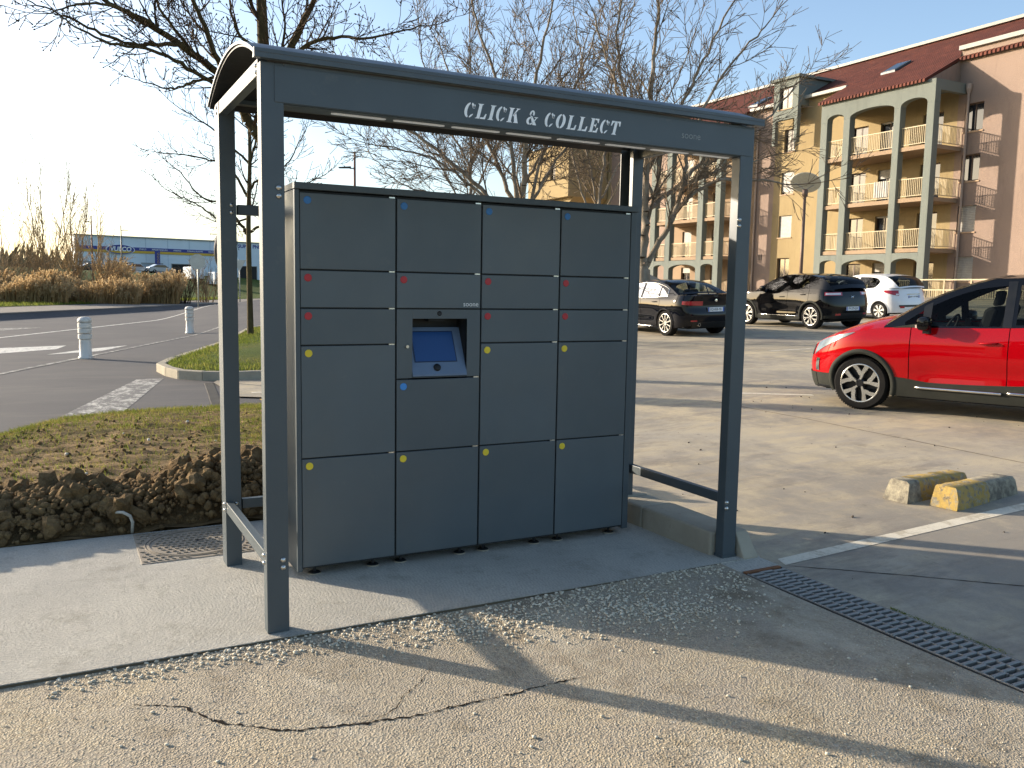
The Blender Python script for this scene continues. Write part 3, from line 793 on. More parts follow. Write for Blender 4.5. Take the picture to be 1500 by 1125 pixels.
# two loose kerb blocks used as wheel stops
def m_block():
    s = NT("yellow_flaking_block"); o = s.obj()
    sep = s.n("ShaderNodeSeparateXYZ"); s.l(o, sep.inputs[0])
    pal = s.ramp(s.noise(10, 6, .7, vec=o), [(.3, hexc("8f8876")), (.7, hexc("b0a88f"))])
    yel = s.ramp(s.noise(7, 5, .6, vec=o), [(.3, hexc("917a42")), (.7, hexc("ad9356"))])
    return s, o, sep, pal, yel
def block_mat(name, x_lo, x_hi):
    s, o, sep, pal, yel = m_block()
    wob = s.math('MULTIPLY', s.math('SUBTRACT', s.noise(18, 5, .7, vec=o), .5), .05)
    x = s.math('ADD', sep.outputs[0], wob)
    inside = s.math('MULTIPLY', s.math('GREATER_THAN', x, x_lo), s.math('LESS_THAN', x, x_hi))
    flake = s.ramp(s.noise(22, 6, .75, vec=o), [(.42, 0.), (.52, 1.)])
    f2 = s.math('MULTIPLY', inside, flake)
    dark = s.mix(s.ramp(s.noise(9, 5, .7, vec=o), [(.35, 0.), (.6, .85)]), pal, hexc("55504a"))
    s.set(col=s.mix(f2, dark, yel), rough=.9, spec=.2)
    n_ = s.bump(s.noise(30, 5, .7, vec=o), .6, .012); s.bump(s.noise(140, 3, .7, vec=o), .5, .004, n_); return s.m
def wheel_stop(x, y, rz, L, label, mat, taper):
    e = empty("wheel_stop_block", (x, y, hh(x, y) - .014), rz, label, "concrete block", "concrete blocks on the parking lot")
    m = MB(); r2 = random.Random(int(x * 100)); n_ = 12
    ring = [(-.105, 0), (.105, 0), (.098, .05), (.088, .135), (.075, .15), (-.06, .15), (-.08, .13), (-.098, .06)]
    vs = []
    for i in range(n_ + 1):
        xx = -L / 2 + L * i / n_; k = 1.0
        for (a, b) in ring:
            vs.append((xx + (taper * b if i == 0 else 0) + r2.uniform(-.004, .004), a * k + r2.uniform(-.004, .004), b + (r2.uniform(-.004, .003) if b > 0 else -.01)))
    q = len(ring)
    m.add(vs, [(i * q + k, i * q + (k + 1) % q, (i + 1) * q + (k + 1) % q, (i + 1) * q + k) for i in range(n_) for k in range(q)] + [tuple(range(q)), tuple(range(n_ * q, (n_ + 1) * q))])
    return m.build("block", mat, e, recalc=True, angle=50)
wheel_stop(5.16, .43, R(3), .78, "bare ended kerb block with yellow painted length, behind the other block", block_mat("block_paint_far", -.22, .6), .35)
wheel_stop(5.33, .145, R(6), .86, "yellow ended kerb block with bare grey rear half beside the parking line", block_mat("block_paint_near", -.6, .02), .25)

# bollards
def m_boll():
    s = NT("scuffed_white_bollard"); o = s.obj()
    c = s.mix(s.ramp(s.noise(6, 6, .75, vec=o), [(.52, 0.), (.75, .8)]), hexc("d6d1c6"), hexc("8d8373"))
    s.set(col=c, rough=.6); s.bump(s.noise(20, 4, .6, vec=o), .3, .01); return s.m
M['boll'] = m_boll()
def bollard(x, y, label):
    e = empty("bollard", (x, y, hh(x, y) - .036), .3, label, "bollard", "white bollards along the road edge")
    m = MB(); m.lathe([(.0001, .0), (.15, .0), (.15, .03), (.125, .06), (.118, .36), (.116, .42)], n=20); b = m.build("shaft", M['boll'], e, True, recalc=True)
    for z in (.425, .55, .665):
        m = MB(); m.lathe([(.116, z), (.138, z + .008), (.138, z + .10), (.116, z + .112)], n=20); m.build("band", M['boll'], e, angle=40, recalc=True)
    m = MB(); m.lathe([(.128, .78), (.142, .79), (.142, .835), (.12, .875), (.07, .90), (.0001, .905)], n=20); m.build("cap", M['boll'], e, True, recalc=True)
bollard(-.29, 16.79, "scuffed white bollard with ribbed bands beside the painted road dashes")
bollard(3.1, 26.58, "clean white bollard on the road edge beside the thin tree")

# slotted drain across the driveway
dr = MB()
for k in range(26):
    y = 7.95 + k * .122
    dr.box(1.05 + (y - 7.95) * .11 - .07, 1.05 + (y - 7.95) * .11 + .07, y, y + .07, -.08, -.027)
o = dr.build("slot_drain", M['kerbdark'], None); tag(o, "narrow slotted drain across the driveway by the lawn", "drain")

# ================================================================ soil heap
def m_clod(name, a, b, c_):
    s = NT(name); o = s.co()
    c = s.ramp(s.noise(14, 6, .7), [(.25, hexc(a)), (.5, hexc(b)), (.78, hexc(c_))])
    s.set(col=c, rough=.97, spec=.12)
    n_ = s.bump(s.noise(28, 5, .7), 1., .03); s.bump(s.noise(110, 4, .7), .8, .008, n_); return s.m
M['clod'] = m_clod("clay_clod", "54442f", "7a6445", "a0875f")
heap = empty("soil_heap", (0, 2.9, 0), 0, "long heap of brown clay clods dumped along the back of the pad", "soil")
def ridge(x, y):
    """height of the heap over the lawn"""
    top = .20 + .10 * sm((x + 1.6) / 2.0) + .05 * math.sin(x * 3.1) + .03 * math.sin(x * 7.7 + 1)
    v = (y - 2.03) / 1.25
    if v < 0 or v > 1: return 0
    return top * (math.sin(math.pi * min(1, v ** .75))) ** .8
m = MB()
def hf(u, v):
    x = -6 + 8.6 * u; y = 2.02 + 1.4 * v
    return (x, y - 2.9, ridge(x, y - .05) * .82 - .03 + .03 * fbm(x * 2, y * 2, 4))
m.grid(hf, 170, 28); m.build("heap_core", M['clod'], heap, True)
rc = random.Random(11); rng = np.random.default_rng(11)
def clod_mesh(seed, sub=2):
    b = bmesh.new(); bmesh.ops.create_icosphere(b, subdivisions=sub, radius=1)
    r3 = random.Random(seed); ph = [r3.uniform(0, 6) for _ in range(12)]; ax = [Vector((r3.uniform(-1, 1), r3.uniform(-1, 1), r3.uniform(-1, 1))) * k for k in (1.6, 2.4, 3.6, 5.5, 8, 11)]
    sc3 = Vector((r3.uniform(.8, 1.25), r3.uniform(.7, 1.1), r3.uniform(.6, .9)))
    for v in b.verts:
        d = v.co.normalized(); k = 1.0
        for i, a in enumerate(ax): k += (.17, .14, .10, .08, .06, .05)[i] * math.sin(a.dot(d) * 2 + ph[i])
        v.co = Vector((d.x * sc3.x, d.y * sc3.y, d.z * sc3.z)) * k
    me = bpy.data.meshes.new("clod"); b.to_mesh(me); b.free(); me.materials.append(M['clod']); return me
cl = [clod_mesh(i) for i in range(12)]
for i in range(285):
    x = rc.uniform(-2.6, 1.5) if i < 255 else rc.uniform(1.5, 2.6); v = rc.random() ** 1.15; y = 2.06 + 1.2 * v
    s_ = .026 + .050 * rc.random() ** 1.9 + (.02 if rc.random() < .2 else 0)
    o = bpy.data.objects.new("clod", cl[rc.randrange(12)]); COL.objects.link(o); o.parent = heap
    o.location = (x, y - 2.9, ridge(x, y) * .93 + s_ * .25); o.scale = (s_ * rc.uniform(.9, 1.3),) * 3; o.rotation_euler = (rc.uniform(0, 6), rc.uniform(0, 6), rc.uniform(0, 6))
    if y - s_ * 1.1 < 2.0: o.location.y += s_ * .8
b = clod_mesh(77, 1); bv = np.array([v.co for v in b.vertices]); bf = np.array([p.vertices for p in b.polygons])
n_ = 11000; x = rng.uniform(-4, 2.6, n_); v = rng.random(n_); y = 2.03 + 1.32 * v
z = np.array([ridge(a, c) for a, c in zip(x, y)]); s_ = .009 + .030 * rng.random(n_) ** 2.2
y = np.where(y - s_ < 2.01, 2.01 + s_, y)
Mx = rand_rot(rng, n_) * s_[:, None, None]
o = scatter_mesh("crumbs", bv, bf, Mx, np.stack([x, y - 2.9, z * .95 + s_ * .4], -1), M['clod'], heap); tag(o, kind='stuff')
# loose crumbs and pale stones on the torn lawn
n_ = 2600; x = rng.uniform(-5, 2.9, n_); y = 3.2 + 3.6 * rng.random(n_) ** 1.4
ok = np.array([c < lawn_far(a) - .3 for a, c in zip(x, y)]); x, y = x[ok], y[ok]
z = np.array([lawn_h(a, c) for a, c in zip(x, y)]); s_ = .006 + .018 * rng.random(len(x)) ** 3
o = scatter_mesh("soil_crumbs", bv, bf, rand_rot(rng, len(x)) * s_[:, None, None], np.stack([x, y, z + s_ * .3], -1), M['clod']); tag(o, "loose soil crumbs scattered over the torn lawn", "soil", kind='stuff')
M['pale'] = H("pale_stone", "cfc6b4", .85, var=.2)
n_ = 22; x = rng.uniform(-2.4, 2.6, n_); y = rng.uniform(3.4, 7.0, n_); s_ = .008 + .013 * rng.random(n_)
ok = np.array([c < lawn_far(a) - .3 for a, c in zip(x, y)]); x, y, s_ = x[ok], y[ok], s_[ok]
z = np.array([lawn_h(a, c) for a, c in zip(x, y)])
o = scatter_mesh("lawn_stones", bv, bf, rand_rot(rng, len(x)) * s_[:, None, None], np.stack([x, y, z + s_ * .5], -1), M['pale']); tag(o, "few pale stones lying on the torn lawn", "stones", kind='stuff')
# end of a pale conduit sticking out of the heap
m = MB(); m.tube([(-.43, 2.025, .0), (-.425, 2.02, .07), (-.44, 2.02, .115), (-.48, 2.03, .14), (-.54, 2.10, .13)], .010, 8)
tag(m.build("conduit", H("pale_conduit", "b9b4a6", .6), None, True), "pale bent conduit end sticking out of the soil heap", "conduit")

# ================================================================ gravel and grit
def stone_base(seed):
    r3 = random.Random(seed); b = bmesh.new(); bmesh.ops.create_icosphere(b, subdivisions=1, radius=1)
    for v in b.verts: v.co *= r3.uniform(.65, 1.1); v.co.z *= .62
    bmesh.ops.triangulate(b, faces=b.faces)
    V = np.array([v.co for v in b.verts]); F = np.array([[q.index for q in f.verts] for f in b.faces]); b.free(); return V, F
sv, sf = stone_base(2)
def m_gravel():
    s = NT("limestone_gravel")
    k = s.n("ShaderNodeObjectInfo")
    c = s.ramp(s.noise(38, 2, .5), [(.3, hexc("a29986")), (.5, hexc("c4bba6")), (.7, hexc("dbd3c0"))])
    s.set(col=c, rough=.92, spec=.2); s.bump(s.noise(300, 3, .6), .4, .002); return s.m
M['gravel'] = m_gravel()
px, py = [], []
def pad(n_, fx, fy):
    px.append(fx(n_)); py.append(fy(n_))
n1 = 4200; xx = rng.uniform(-.9, 2.62, n1); wgt = np.interp(xx, [-2, -.5, .3, 1.2, 1.8, 2.3, 2.62], [.14, .14, .26, .5, .62, .6, .3]); yy = -.066 - wgt * rng.random(n1) ** 1.25 * rng.uniform(.6, 1.4, n1)
px.append(xx); py.append(yy)
n2 = 2300; a = rng.normal(size=(n2, 2)); px.append(1.7 + .40 * a[:, 0]); py.append(-.42 + .16 * a[:, 1] - .1 * (a[:, 0]))
n3 = 900; a = rng.normal(size=(n3, 2)); px.append(.75 + .35 * a[:, 0]); py.append(-.24 + .09 * a[:, 1] - .05 * a[:, 0])
n4 = 600; px.append(rng.uniform(-3, 2.6, n4)); py.append(-.1 - 2.6 * rng.random(n4))
px = np.concatenate(px); py = np.concatenate(py)
patchy = .5 + .5 * np.sin(px * 5.3 + 1.2 * np.sin(py * 9)) * np.sin(py * 11 + px * 2.1); keep = rng.random(len(px)) < np.clip(.25 + .9 * patchy, 0, 1) * np.interp(px, [-1, .2, 1.0, 3], [.45, .75, 1., 1.])
ok = (py < -.066) & (px < 2.64) & keep; px, py = px[ok], py[ok]
s_ = .0028 + .0085 * rng.random(len(px)) ** 2.2
z = np.array([asph_z(a, c) for a, c in zip(px, py)])
rr = rand_rot(rng, len(px)); ang = rng.uniform(0, 6.28, len(px)); ca, sa = np.cos(ang), np.sin(ang)
rz = np.zeros((len(px), 3, 3)); rz[:, 0, 0] = ca; rz[:, 0, 1] = -sa; rz[:, 1, 0] = sa; rz[:, 1, 1] = ca; rz[:, 2, 2] = 1
o = scatter_mesh("gravel", sv, sf, rz * s_[:, None, None], np.stack([px, py, z + s_ * .45], -1), M['gravel']); tag(o, "pale gravel spilled along the edge of the concrete pad", "gravel", kind='stuff')
ng = 15000; gx_ = rng.uniform(-2.2, 2.62, ng); gy_ = -.07 - 2.9 * rng.random(ng)
dens = .5 + .5 * np.sin(gx_ * 2.3 + 1.5 * np.sin(gy_ * 3.1)) * np.sin(gy_ * 2.7 - gx_ * .8); kk = rng.random(ng) < .25 + .75 * dens; gx_, gy_ = gx_[kk], gy_[kk]
gs = .0016 + .0034 * rng.random(len(gx_)) ** 2; gz = np.array([asph_z(a, c) for a, c in zip(gx_, gy_)])
ov_ = np.array([(1, 0, 0), (-.9, .1, 0), (.1, .8, .1), (0, -.9, 0), (0, .1, .75), (.1, 0, -.7)]); of_ = np.array([(0, 2, 4), (2, 1, 4), (1, 3, 4), (3, 0, 4), (2, 0, 5), (1, 2, 5), (3, 1, 5), (0, 3, 5)])
o = scatter_mesh("fine_grit", ov_, of_, rand_rot(rng, len(gx_)) * gs[:, None, None], np.stack([gx_, gy_, gz + gs * .4], -1), M['gravel']); tag(o, "fine pale grit scattered over the worn asphalt apron", "grit", kind='stuff')
# single bigger stones and litter on the lot
M['grit'] = H("dark_grit", "4a4238", .9)
n_ = 120; x = rng.uniform(3.1, 9, n_); y = rng.uniform(-3, 7, n_); s_ = .004 + .012 * rng.random(n_) ** 2
z = np.array([hh(a, c) - .012 for a, c in zip(x, y)])
o = scatter_mesh("lot_grit", sv, sf, rand_rot(rng, n_) * s_[:, None, None], np.stack([x, y, z + s_ * .3], -1), M['grit']); tag(o, "dark grit scattered over the parking lot", "grit", kind='stuff')

# ================================================================ grass blades
def m_blade(name, a, b, c_):
    s = NT(name)
    c = s.ramp(s.noise(2.2, 4, .7), [(.3, hexc(a)), (.5, hexc(b)), (.72, hexc(c_))])
    s.t.nodes.remove(s.b); df = s.n("ShaderNodeBsdfDiffuse"); tl = s.n("ShaderNodeBsdfTranslucent"); mx = s.n("ShaderNodeMixShader"); mx.inputs[0].default_value = .45
    for k in (df, tl): s.l(c, k.inputs[0])
    s.l(df.outputs[0], mx.inputs[1]); s.l(tl.outputs[0], mx.inputs[2]); s.l(mx.outputs[0], s.out.inputs[0])
    return s.m
M['blade'] = m_blade("grass_blade", "56662a", "727b38", "968b52")
M['dryblade'] = m_blade("dry_grass_blade", "6a6a33", "8a7f48", "a8935a")
def blades(name, X, Y, Z, hgt, width, mat, label, lean=.35, seed=1):
    r4 = np.random.default_rng(seed); n_ = len(X); a = r4.uniform(0, 6.28, n_); h_ = hgt * r4.uniform(.45, 1.2, n_)
    dx, dy = np.cos(a), np.sin(a); lx, ly = r4.normal(0, lean, n_) * h_, r4.normal(0, lean, n_) * h_
    w = width * r4.uniform(.6, 1.2, n_)
    P = np.stack([X, Y, Z - .01], -1); side = np.stack([dx * w, dy * w, 0 * w], -1)
    mid = P + np.stack([lx * .35, ly * .35, h_ * .6], -1); tip = P + np.stack([lx, ly, h_], -1)
    V = np.stack([P - side, P + side, mid + side * .7, mid - side * .7, tip], 1).reshape(-1, 3)
    b_ = np.arange(n_)[:, None] * 5
    F = np.concatenate([b_ + np.array([[0, 1, 2]]), b_ + np.array([[0, 2, 3]]), b_ + np.array([[3, 2, 4]])])
    return tag(np_mesh(name, V, F, mat), label, "grass", kind='stuff')
def density(x, y):
    e = (lawn_far(x) - y)
    d = .95 * math.exp(-max(0, e) / .55) + .30 * (1 if fbm(x * .9 + 3, y * .9, 1.3) > .45 else 0) * sm((y - 3.4) / .8) + .5 * sm((x - .9) / 1.0) * sm((y - 3.6) / .8) + .10
    return d
X, Y = [], []
r5 = random.Random(8)
while len(X) < 40000:
    x = r5.uniform(-5, 2.9); y = r5.uniform(3.3, 7.93)
    if y < lawn_far(x) - .02 and r5.random() < density(x, y): X.append(x); Y.append(y)
X, Y = np.array(X), np.array(Y); Z = np.array([lawn_h(a, c) for a, c in zip(X, Y)])
k = rng.random(len(X)) < .62
blades("lawn_grass", X[k], Y[k], Z[k], .055, .0035, M['blade'], "patchy green grass left on the torn lawn", .5, 3)
blades("dry_grass", X[~k], Y[~k], Z[~k], .05, .003, M['dryblade'], "dry straw coloured grass on the torn lawn", .9, 4)
def inside(poly, x, y):
    c = False; n_ = len(poly)
    for i in range(n_):
        (x1, y1), (x2, y2) = poly[i], poly[i - 1]
        if (y1 > y) != (y2 > y) and x < (x2 - x1) * (y - y1) / (y2 - y1) + x1: c = not c
    return c
X, Y = [], []
while len(X) < 15000:
    x = r5.uniform(.8, 5.2); y = r5.uniform(11.3, 24)
    if inside(isi, x, y): X.append(x); Y.append(y)
X, Y = np.array(X), np.array(Y); Z = np.array([hh(a, c) + .12 for a, c in zip(X, Y)])
blades("island_grass", X, Y, Z, .09, .007, M['blade'], "green grass on the kerbed island", .5, 6)
# moss and weeds along the drain edge
X = 2.962 + .02 * rng.random(900); Y = -1.0 - .62 * rng.random(900) ** 1.3
blades("drain_moss", X, Y, np.full(900, -.010), .014, .003, M['blade'], "mossy tuft growing along the drain channel edge", .8, 7)
# ================================================================ cars
def curve(pts):
    """monotone cubic through (x,y) points"""
    xs = [p[0] for p in pts]; ys = [p[1] for p in pts]; n = len(xs)
    d = [(ys[i + 1] - ys[i]) / (xs[i + 1] - xs[i]) for i in range(n - 1)]
    m = [d[0]] + [0 if d[i - 1] * d[i] <= 0 else 2 * d[i - 1] * d[i] / (d[i - 1] + d[i]) for i in range(1, n - 1)] + [d[-1]]
    def f(x):
        if x <= xs[0]: return ys[0]
        if x >= xs[-1]: return ys[-1]
        i = 0
        while x > xs[i + 1]: i += 1
        h = xs[i + 1] - xs[i]; t = (x - xs[i]) / h
        return (2 * t ** 3 - 3 * t * t + 1) * ys[i] + (t ** 3 - 2 * t * t + t) * h * m[i] + (-2 * t ** 3 + 3 * t * t) * ys[i + 1] + (t ** 3 - t * t) * h * m[i + 1]
    return f
def carpaint(name, hx, rough=.28, coat=1., metal=0.):
    s = NT(name); o = s.obj()
    s.set(col=s.ramp(s.noise(1.5, 4, .6, vec=o), [(.3, tuple(v * .96 for v in hexc(hx))), (.7, tuple(min(1, v * 1.04) for v in hexc(hx)))]), rough=.5, metal=metal, coat=coat, coatr=.03, spec=.0)
    return s.m
M['p_red'] = carpaint("red_car_paint", "98020b", .45, .7); M['p_black'] = carpaint("black_car_paint", "0a0a0c", .3, .7); M['p_navy'] = carpaint("blue_black_car_paint", "090b12", .3, .7); M['p_white'] = carpaint("white_car_paint", "e3e4e4", .35)
M['clad'] = H("grey_black_cladding", "2b2c27", .7, spec=.15, bump=.15, bscale=300); M['tyre'] = H("tyre_rubber", "1b1a19", .9, spec=.15, bump=.2)
M['rimdark'] = H("dark_rim", "191a1c", .35, .3); M['alloy'] = H("alloy_silver", "c6c5c1", .25, .9); M['hubcap'] = H("hubcap_silver", "a5a49f", .4, .6)
M['chrome'] = H("chrome_trim", "d6d6d2", .12, 1.); M['inner'] = H("car_inner_dark", "0c0c0d", .9); M['seat'] = H("car_seat_cloth", "232325", .9)
M['glass'] = glass("car_glass", (.75, .82, .80), .72); M['glassd'] = glass("dark_car_glass", (.5, .55, .56), .45); M['lampglass'] = H("headlamp_glass", "6f777b", .12, .3, var=.25, vscale=12)
M['tail'] = H("tail_light_red", "a01420", .15, 0, coat=1.); M['taild'] = H("dark_tail_light", "4a0a12", .15, 0, coat=1.); M['tailw'] = H("clear_tail_light", "d8cfd0", .15, 0, coat=1.)
M['plate'] = H("plate_white", "d8dada", .5); M['plateblue'] = H("plate_blue", "2f4e9e", .5); M['ink'] = H("plate_ink", "16181c", .6)
M['mirror_orange'] = H("mirror_indicator", "cdb9ac", .2)

def wheel(parent, x, y, r, side, style, steer=0.):
    e = bpy.data.objects.new("wheel", None); COL.objects.link(e); e.parent = parent; e.location = (x, y, r); e.rotation_euler = (0, 0, steer); e.empty_display_size = .1
    s = side; w = .105; rr = r * (.735 if style != 'cap' else .70)
    m = MB(); m.lathe([(rr, -w), (r * .93, -w), (r * .985, -w * .8), (r, -w * .45), (r, w * .45), (r * .985, w * .8), (r * .93, w), (r * .86, w * 1.04), (rr, w * .98)], axis='y', n=48)
    t = m.build("tyre", M['tyre'], e, angle=35, recalc=True)
    m = MB()
    for k in range(64):
        a = 2 * math.pi * k / 64; ca, sa = math.cos(a), math.sin(a)
        for j in (-1, 1):
            q = [(r * .99 * math.cos(a + d) , r * .99 * math.sin(a + d)) for d in (0, .05)] + [(r * 1.008 * math.cos(a + d), r * 1.008 * math.sin(a + d)) for d in (.05, 0)]
            m.prism([(p[0], p[1]) for p in q], 'y', j * w * .12, j * w * .85)
    m.build("tread", M['tyre'], t, recalc=True)
    o = s * w  # outer face
    m = MB(); m.lathe([(rr, s * w * .98), (rr * .97, s * w * 1.02), (rr * .93, s * w * .85), (rr * .90, s * .02), (.001, s * .015)], axis='y', n=40); m.build("rim", M['rimdark'] if style != 'cap' else M['hubcap'], e, angle=40, recalc=True)
    sp = {'swirl': 5, 'ten': 10, 'web': 8, 'cap': 7}[style]
    for k in range(sp):
        a = 2 * math.pi * k / sp + .3; m = MB()
        def P(rad, da): return (rad * math.cos(a + da), rad * math.sin(a + da))
        y0, y1 = sorted((s * w * .62, s * w * 1.0))
        if style == 'swirl':
            m.prism([P(rr * .20, -.30), P(rr * .5, -.36), P(rr * .94, -.46), P(rr * .96, -.22), P(rr * .60, -.10), P(rr * .40, .0), P(rr * .2, .15)], 'y', y0, y1)
            m.prism([P(rr * .38, .0), P(rr * .60, -.11), P(rr * .78, .10), P(rr * .96, .22), P(rr * .94, .46), P(rr * .66, .30), P(rr * .45, .2)], 'y', y0, y1)
        elif style == 'ten':
            m.prism([P(rr * .18, -.16), P(rr * .95, -.075), P(rr * .95, .075), P(rr * .18, .16)], 'y', y0, y1)
        elif style == 'web':
            m.prism([P(rr * .2, -.2), P(rr * .6, -.14), P(rr * .95, -.22), P(rr * .95, -.06), P(rr * .66, .0), P(rr * .95, .10), P(rr * .95, .22), P(rr * .55, .12), P(rr * .2, .2)], 'y', y0, y1)
        else:
            m.prism([P(rr * .2, -.25), P(rr * .95, -.20), P(rr * .95, .20), P(rr * .2, .25)], 'y', y0, y1)
        m.build("spoke", M['alloy'] if style != 'cap' else M['hubcap'], e, recalc=True)
    m = MB(); m.lathe([(.001, s * w * .95), (rr * .16, s * w * .95), (rr * .24, s * w * .8), (rr * .25, s * w * .3)], axis='y', n=20); m.build("hub", M['rimdark'] if style == 'swirl' else M['alloy'], e, recalc=True)
    if style != 'cap':
        m = MB(); m.lathe([(rr * .93, s * w * .99), (rr * .975, s * w * 1.035), (rr * 1.0, s * w * .99)], axis='y', n=40); m.build("rim_lip", M['alloy'], e, True, recalc=True)
    return e

def make_car(name, loc, heading, label, sp):
    """local axes: +x towards the rear, front bumper at x=0, z up. heading = azimuth from +Y clockwise"""
    e = empty(name, loc, 0, label, "car", "cars on the parking lot")
    # local x axis (rearwards) in world
    hx, hy = math.sin(heading), math.cos(heading)
    gx_, gy_ = .0355 if loc[0] < 43 else 0, .0085
    bx = Vector((-hx, -hy, 0)); bx.z = gx_ * bx.x + gy_ * bx.y; bx.normalize()
    nrm = Vector((-gx_, -gy_, 1)).normalized(); by = nrm.cross(bx).normalized()
    Mx = Matrix((bx, by, nrm)).transposed().to_4x4(); 
    e.matrix_world = Matrix.Translation(loc) @ Mx
    L, W, xw, wb, wr = sp['L'], sp['W'], sp['xw'], sp['wb'], sp['wr']
    xa, ra, nf, nr = sp.get('xa', .75), sp.get('ra', .6), sp.get('nf', 2.6), sp.get('nr', 3.2)
    ztop = curve(sp['top']); sy = curve(sp['sy']); fx = curve(sp['fx']); rx = curve(sp['rx']); sil = curve(sp['sil'])
    xf, xr = xw, xw + wb; sill = sp['sill']; AR = sp['arch']
    def S(p, z, off=0.):
        if p <= 1:
            th = p * math.pi / 2; c, s = max(0, math.cos(th)), max(0, math.sin(th))
            x = xa - xa * c ** (2 / nf); y = W * s ** (2 / nf); w = c ** (2 / nf); x += fx(z) * w
        elif p <= 2: x = xa + (L - ra - xa) * (p - 1); y = W
        else:
            th = (3 - p) * math.pi / 2; c, s = max(0, math.cos(th)), max(0, math.sin(th))
            x = L - ra + ra * c ** (2 / nr); y = W * s ** (2 / nr); w = c ** (2 / nr); x -= rx(z) * w
        k = sy(z)
        for xc in (xf, xr):
            k += sp.get('flare', .012) * math.exp(-((x - xc) / .42) ** 2) * math.exp(-((z - .62) / .3) ** 2)
        if xf + .5 < x < xr - .3: k -= sp.get('sculpt', .02) * math.exp(-((z - .52) / .11) ** 2) * sm((x - xf - .5) / .4) * sm((xr - .3 - x) / .3)
        y *= k
        if off:
            a = Vector(S(max(0, p - .004), z)); b = Vector(S(min(3, p + .004), z)); c_ = Vector(S(p, z - .01)); d = Vector(S(p, z + .01))
            nn = (b - a).cross(d - c_)
            if nn.length > 1e-9:
                nn.normalize()
                if nn.y < 0 and p > .1 and p < 2.9 or (p <= .1 and nn.x > 0) or (p >= 2.9 and nn.x < 0): nn = -nn
                return (x + nn.x * off, y + nn.y * off, z + nn.z * off)
        return (x, y, z)
    def pox(x): return 1 + (x - xa) / (L - ra - xa) if xa <= x <= L - ra else (2 / math.pi * math.acos(((xa - x) / xa) ** (nf / 2)) if x < xa else 3 - 2 / math.pi * math.acos(min(1, (x - L + ra) / ra) ** (nr / 2)))
    def zlow(x, extra=0.):
        z = sill(x)
        for xc in (xf, xr):
            q = (AR + extra) ** 2 - (x - xc) ** 2
            if q > 0: z = max(z, wr + math.sqrt(q))
        return z
    def panel(m, p0, p1, n, zl_, zh_, nz, off=0., sides=(-1, 1)):
        ps = lsp(p0, p1, n)
        for s in sides:
            def fn(u, v):
                p = p0 + (p1 - p0) * u; x = S(p, .6)[0]
                a, b = zl_(x), zh_(x); q = S(p, a + (b - a) * v, off); return (q[0], s * q[1], q[2])
            m.grid(fn, n, nz, flip=(s < 0))
    paint = sp['paint']; clad_z = sp.get('clad')     # clad_z(x): top of cladding
    lowz = (lambda x: max(zlow(x), clad_z(x))) if clad_z else zlow
    d0, d1, d2 = sp['doors']; g = .005
    # body: front wings and bumper, rear quarters
    m = MB(); panel(m, 0, pox(d0) - .002, 70, lowz, ztop, 16); mrear = MB(); panel(mrear, pox(d2) + .002, 3, 80, lowz, ztop, 16)
    # bonnet and rear deck
    def deck(m, p0, p1, n, crown, lo=None):
        for i in range(n):
            rows = []
            for k in (i, i + 1):
                p = p0 + (p1 - p0) * k / n; x, y, z = S(p, ztop(S(p, .6)[0])); row = []
                for j in range(13):
                    t = -1 + j / 6; row.append((x, y * t, z + crown(x) * (1 - t * t) ** .8 * (y / W)))
                rows.append(row)
            m.add(rows[0] + rows[1], [(j, j + 1, 13 + j + 1, 13 + j) for j in range(12)])
    cowl = sp['sil'][0][0]; tail = sp['sil'][-1][0]
    deck(m, 0.02, pox(cowl + .12), 34, sp.get('crown', lambda x: .06))
    deck(mrear, pox(tail - .1), 2.98, 24, lambda x: .02)
    for mm_, nm_ in ((m, "front_body"), (mrear, "rear_body")):
        body = mm_.build(nm_, paint, e, True, recalc=False)
        b = bmesh.new(); b.from_mesh(body.data); bmesh.ops.remove_doubles(b, verts=b.verts, dist=.002); bmesh.ops.recalc_face_normals(b, faces=b.faces); b.to_mesh(body.data); b.free()
        try: body.data.set_sharp_from_angle(angle=R(38))
        except Exception: pass
    # doors
    for s in (-1, 1):
        for a, b_ in ((d0, d1), (d1, d2)):
            if b_ - a < .2: continue
            m = MB(); panel(m, pox(a) + .0018, pox(b_) - .0018, 22, lowz, ztop, 14, 0, (s,)); dr = m.build("door", paint, e, True)
            hxp = b_ - .2; hz = ztop(hxp) - sp.get('hdz', .14); q = S(pox(hxp), hz, .012)
            m = MB(); m.tube([(q[0] - .09, s * (q[1] - .012), hz), (q[0] - .075, s * (q[1] + .014), hz), (q[0] + .075, s * (q[1] + .014), hz + .006), (q[0] + .09, s * (q[1] - .012), hz + .006)], .011, 8); m.build("handle", sp.get('handle', paint), dr, True)
    # dark shell behind the panel gaps, floor pan
    m = MB(); panel(m, .05, 2.95, 90, lambda x: zlow(x, .01) if True else 0, lambda x: ztop(x) - .01, 5, -.02); m.build("inner_shell", M['inner'], e)
    m = MB(); m.box(.35, L - .3, -W + .26, W - .26, .20, .62); m.box(.3, L - .3, -W + .1, W - .1, .24, .26) ; m.box(xf + AR + .06, xr - AR - .06, -W + .09, W - .09, .19, .5); m.build("underbody", M['inner'], e)
    if clad_z:
        m = MB(); panel(m, 0, 3, 200, zlow, lambda x: max(zlow(x), clad_z(x)) + .0, 4, .006); m.build("cladding", M['clad'], e, True, recalc=False)
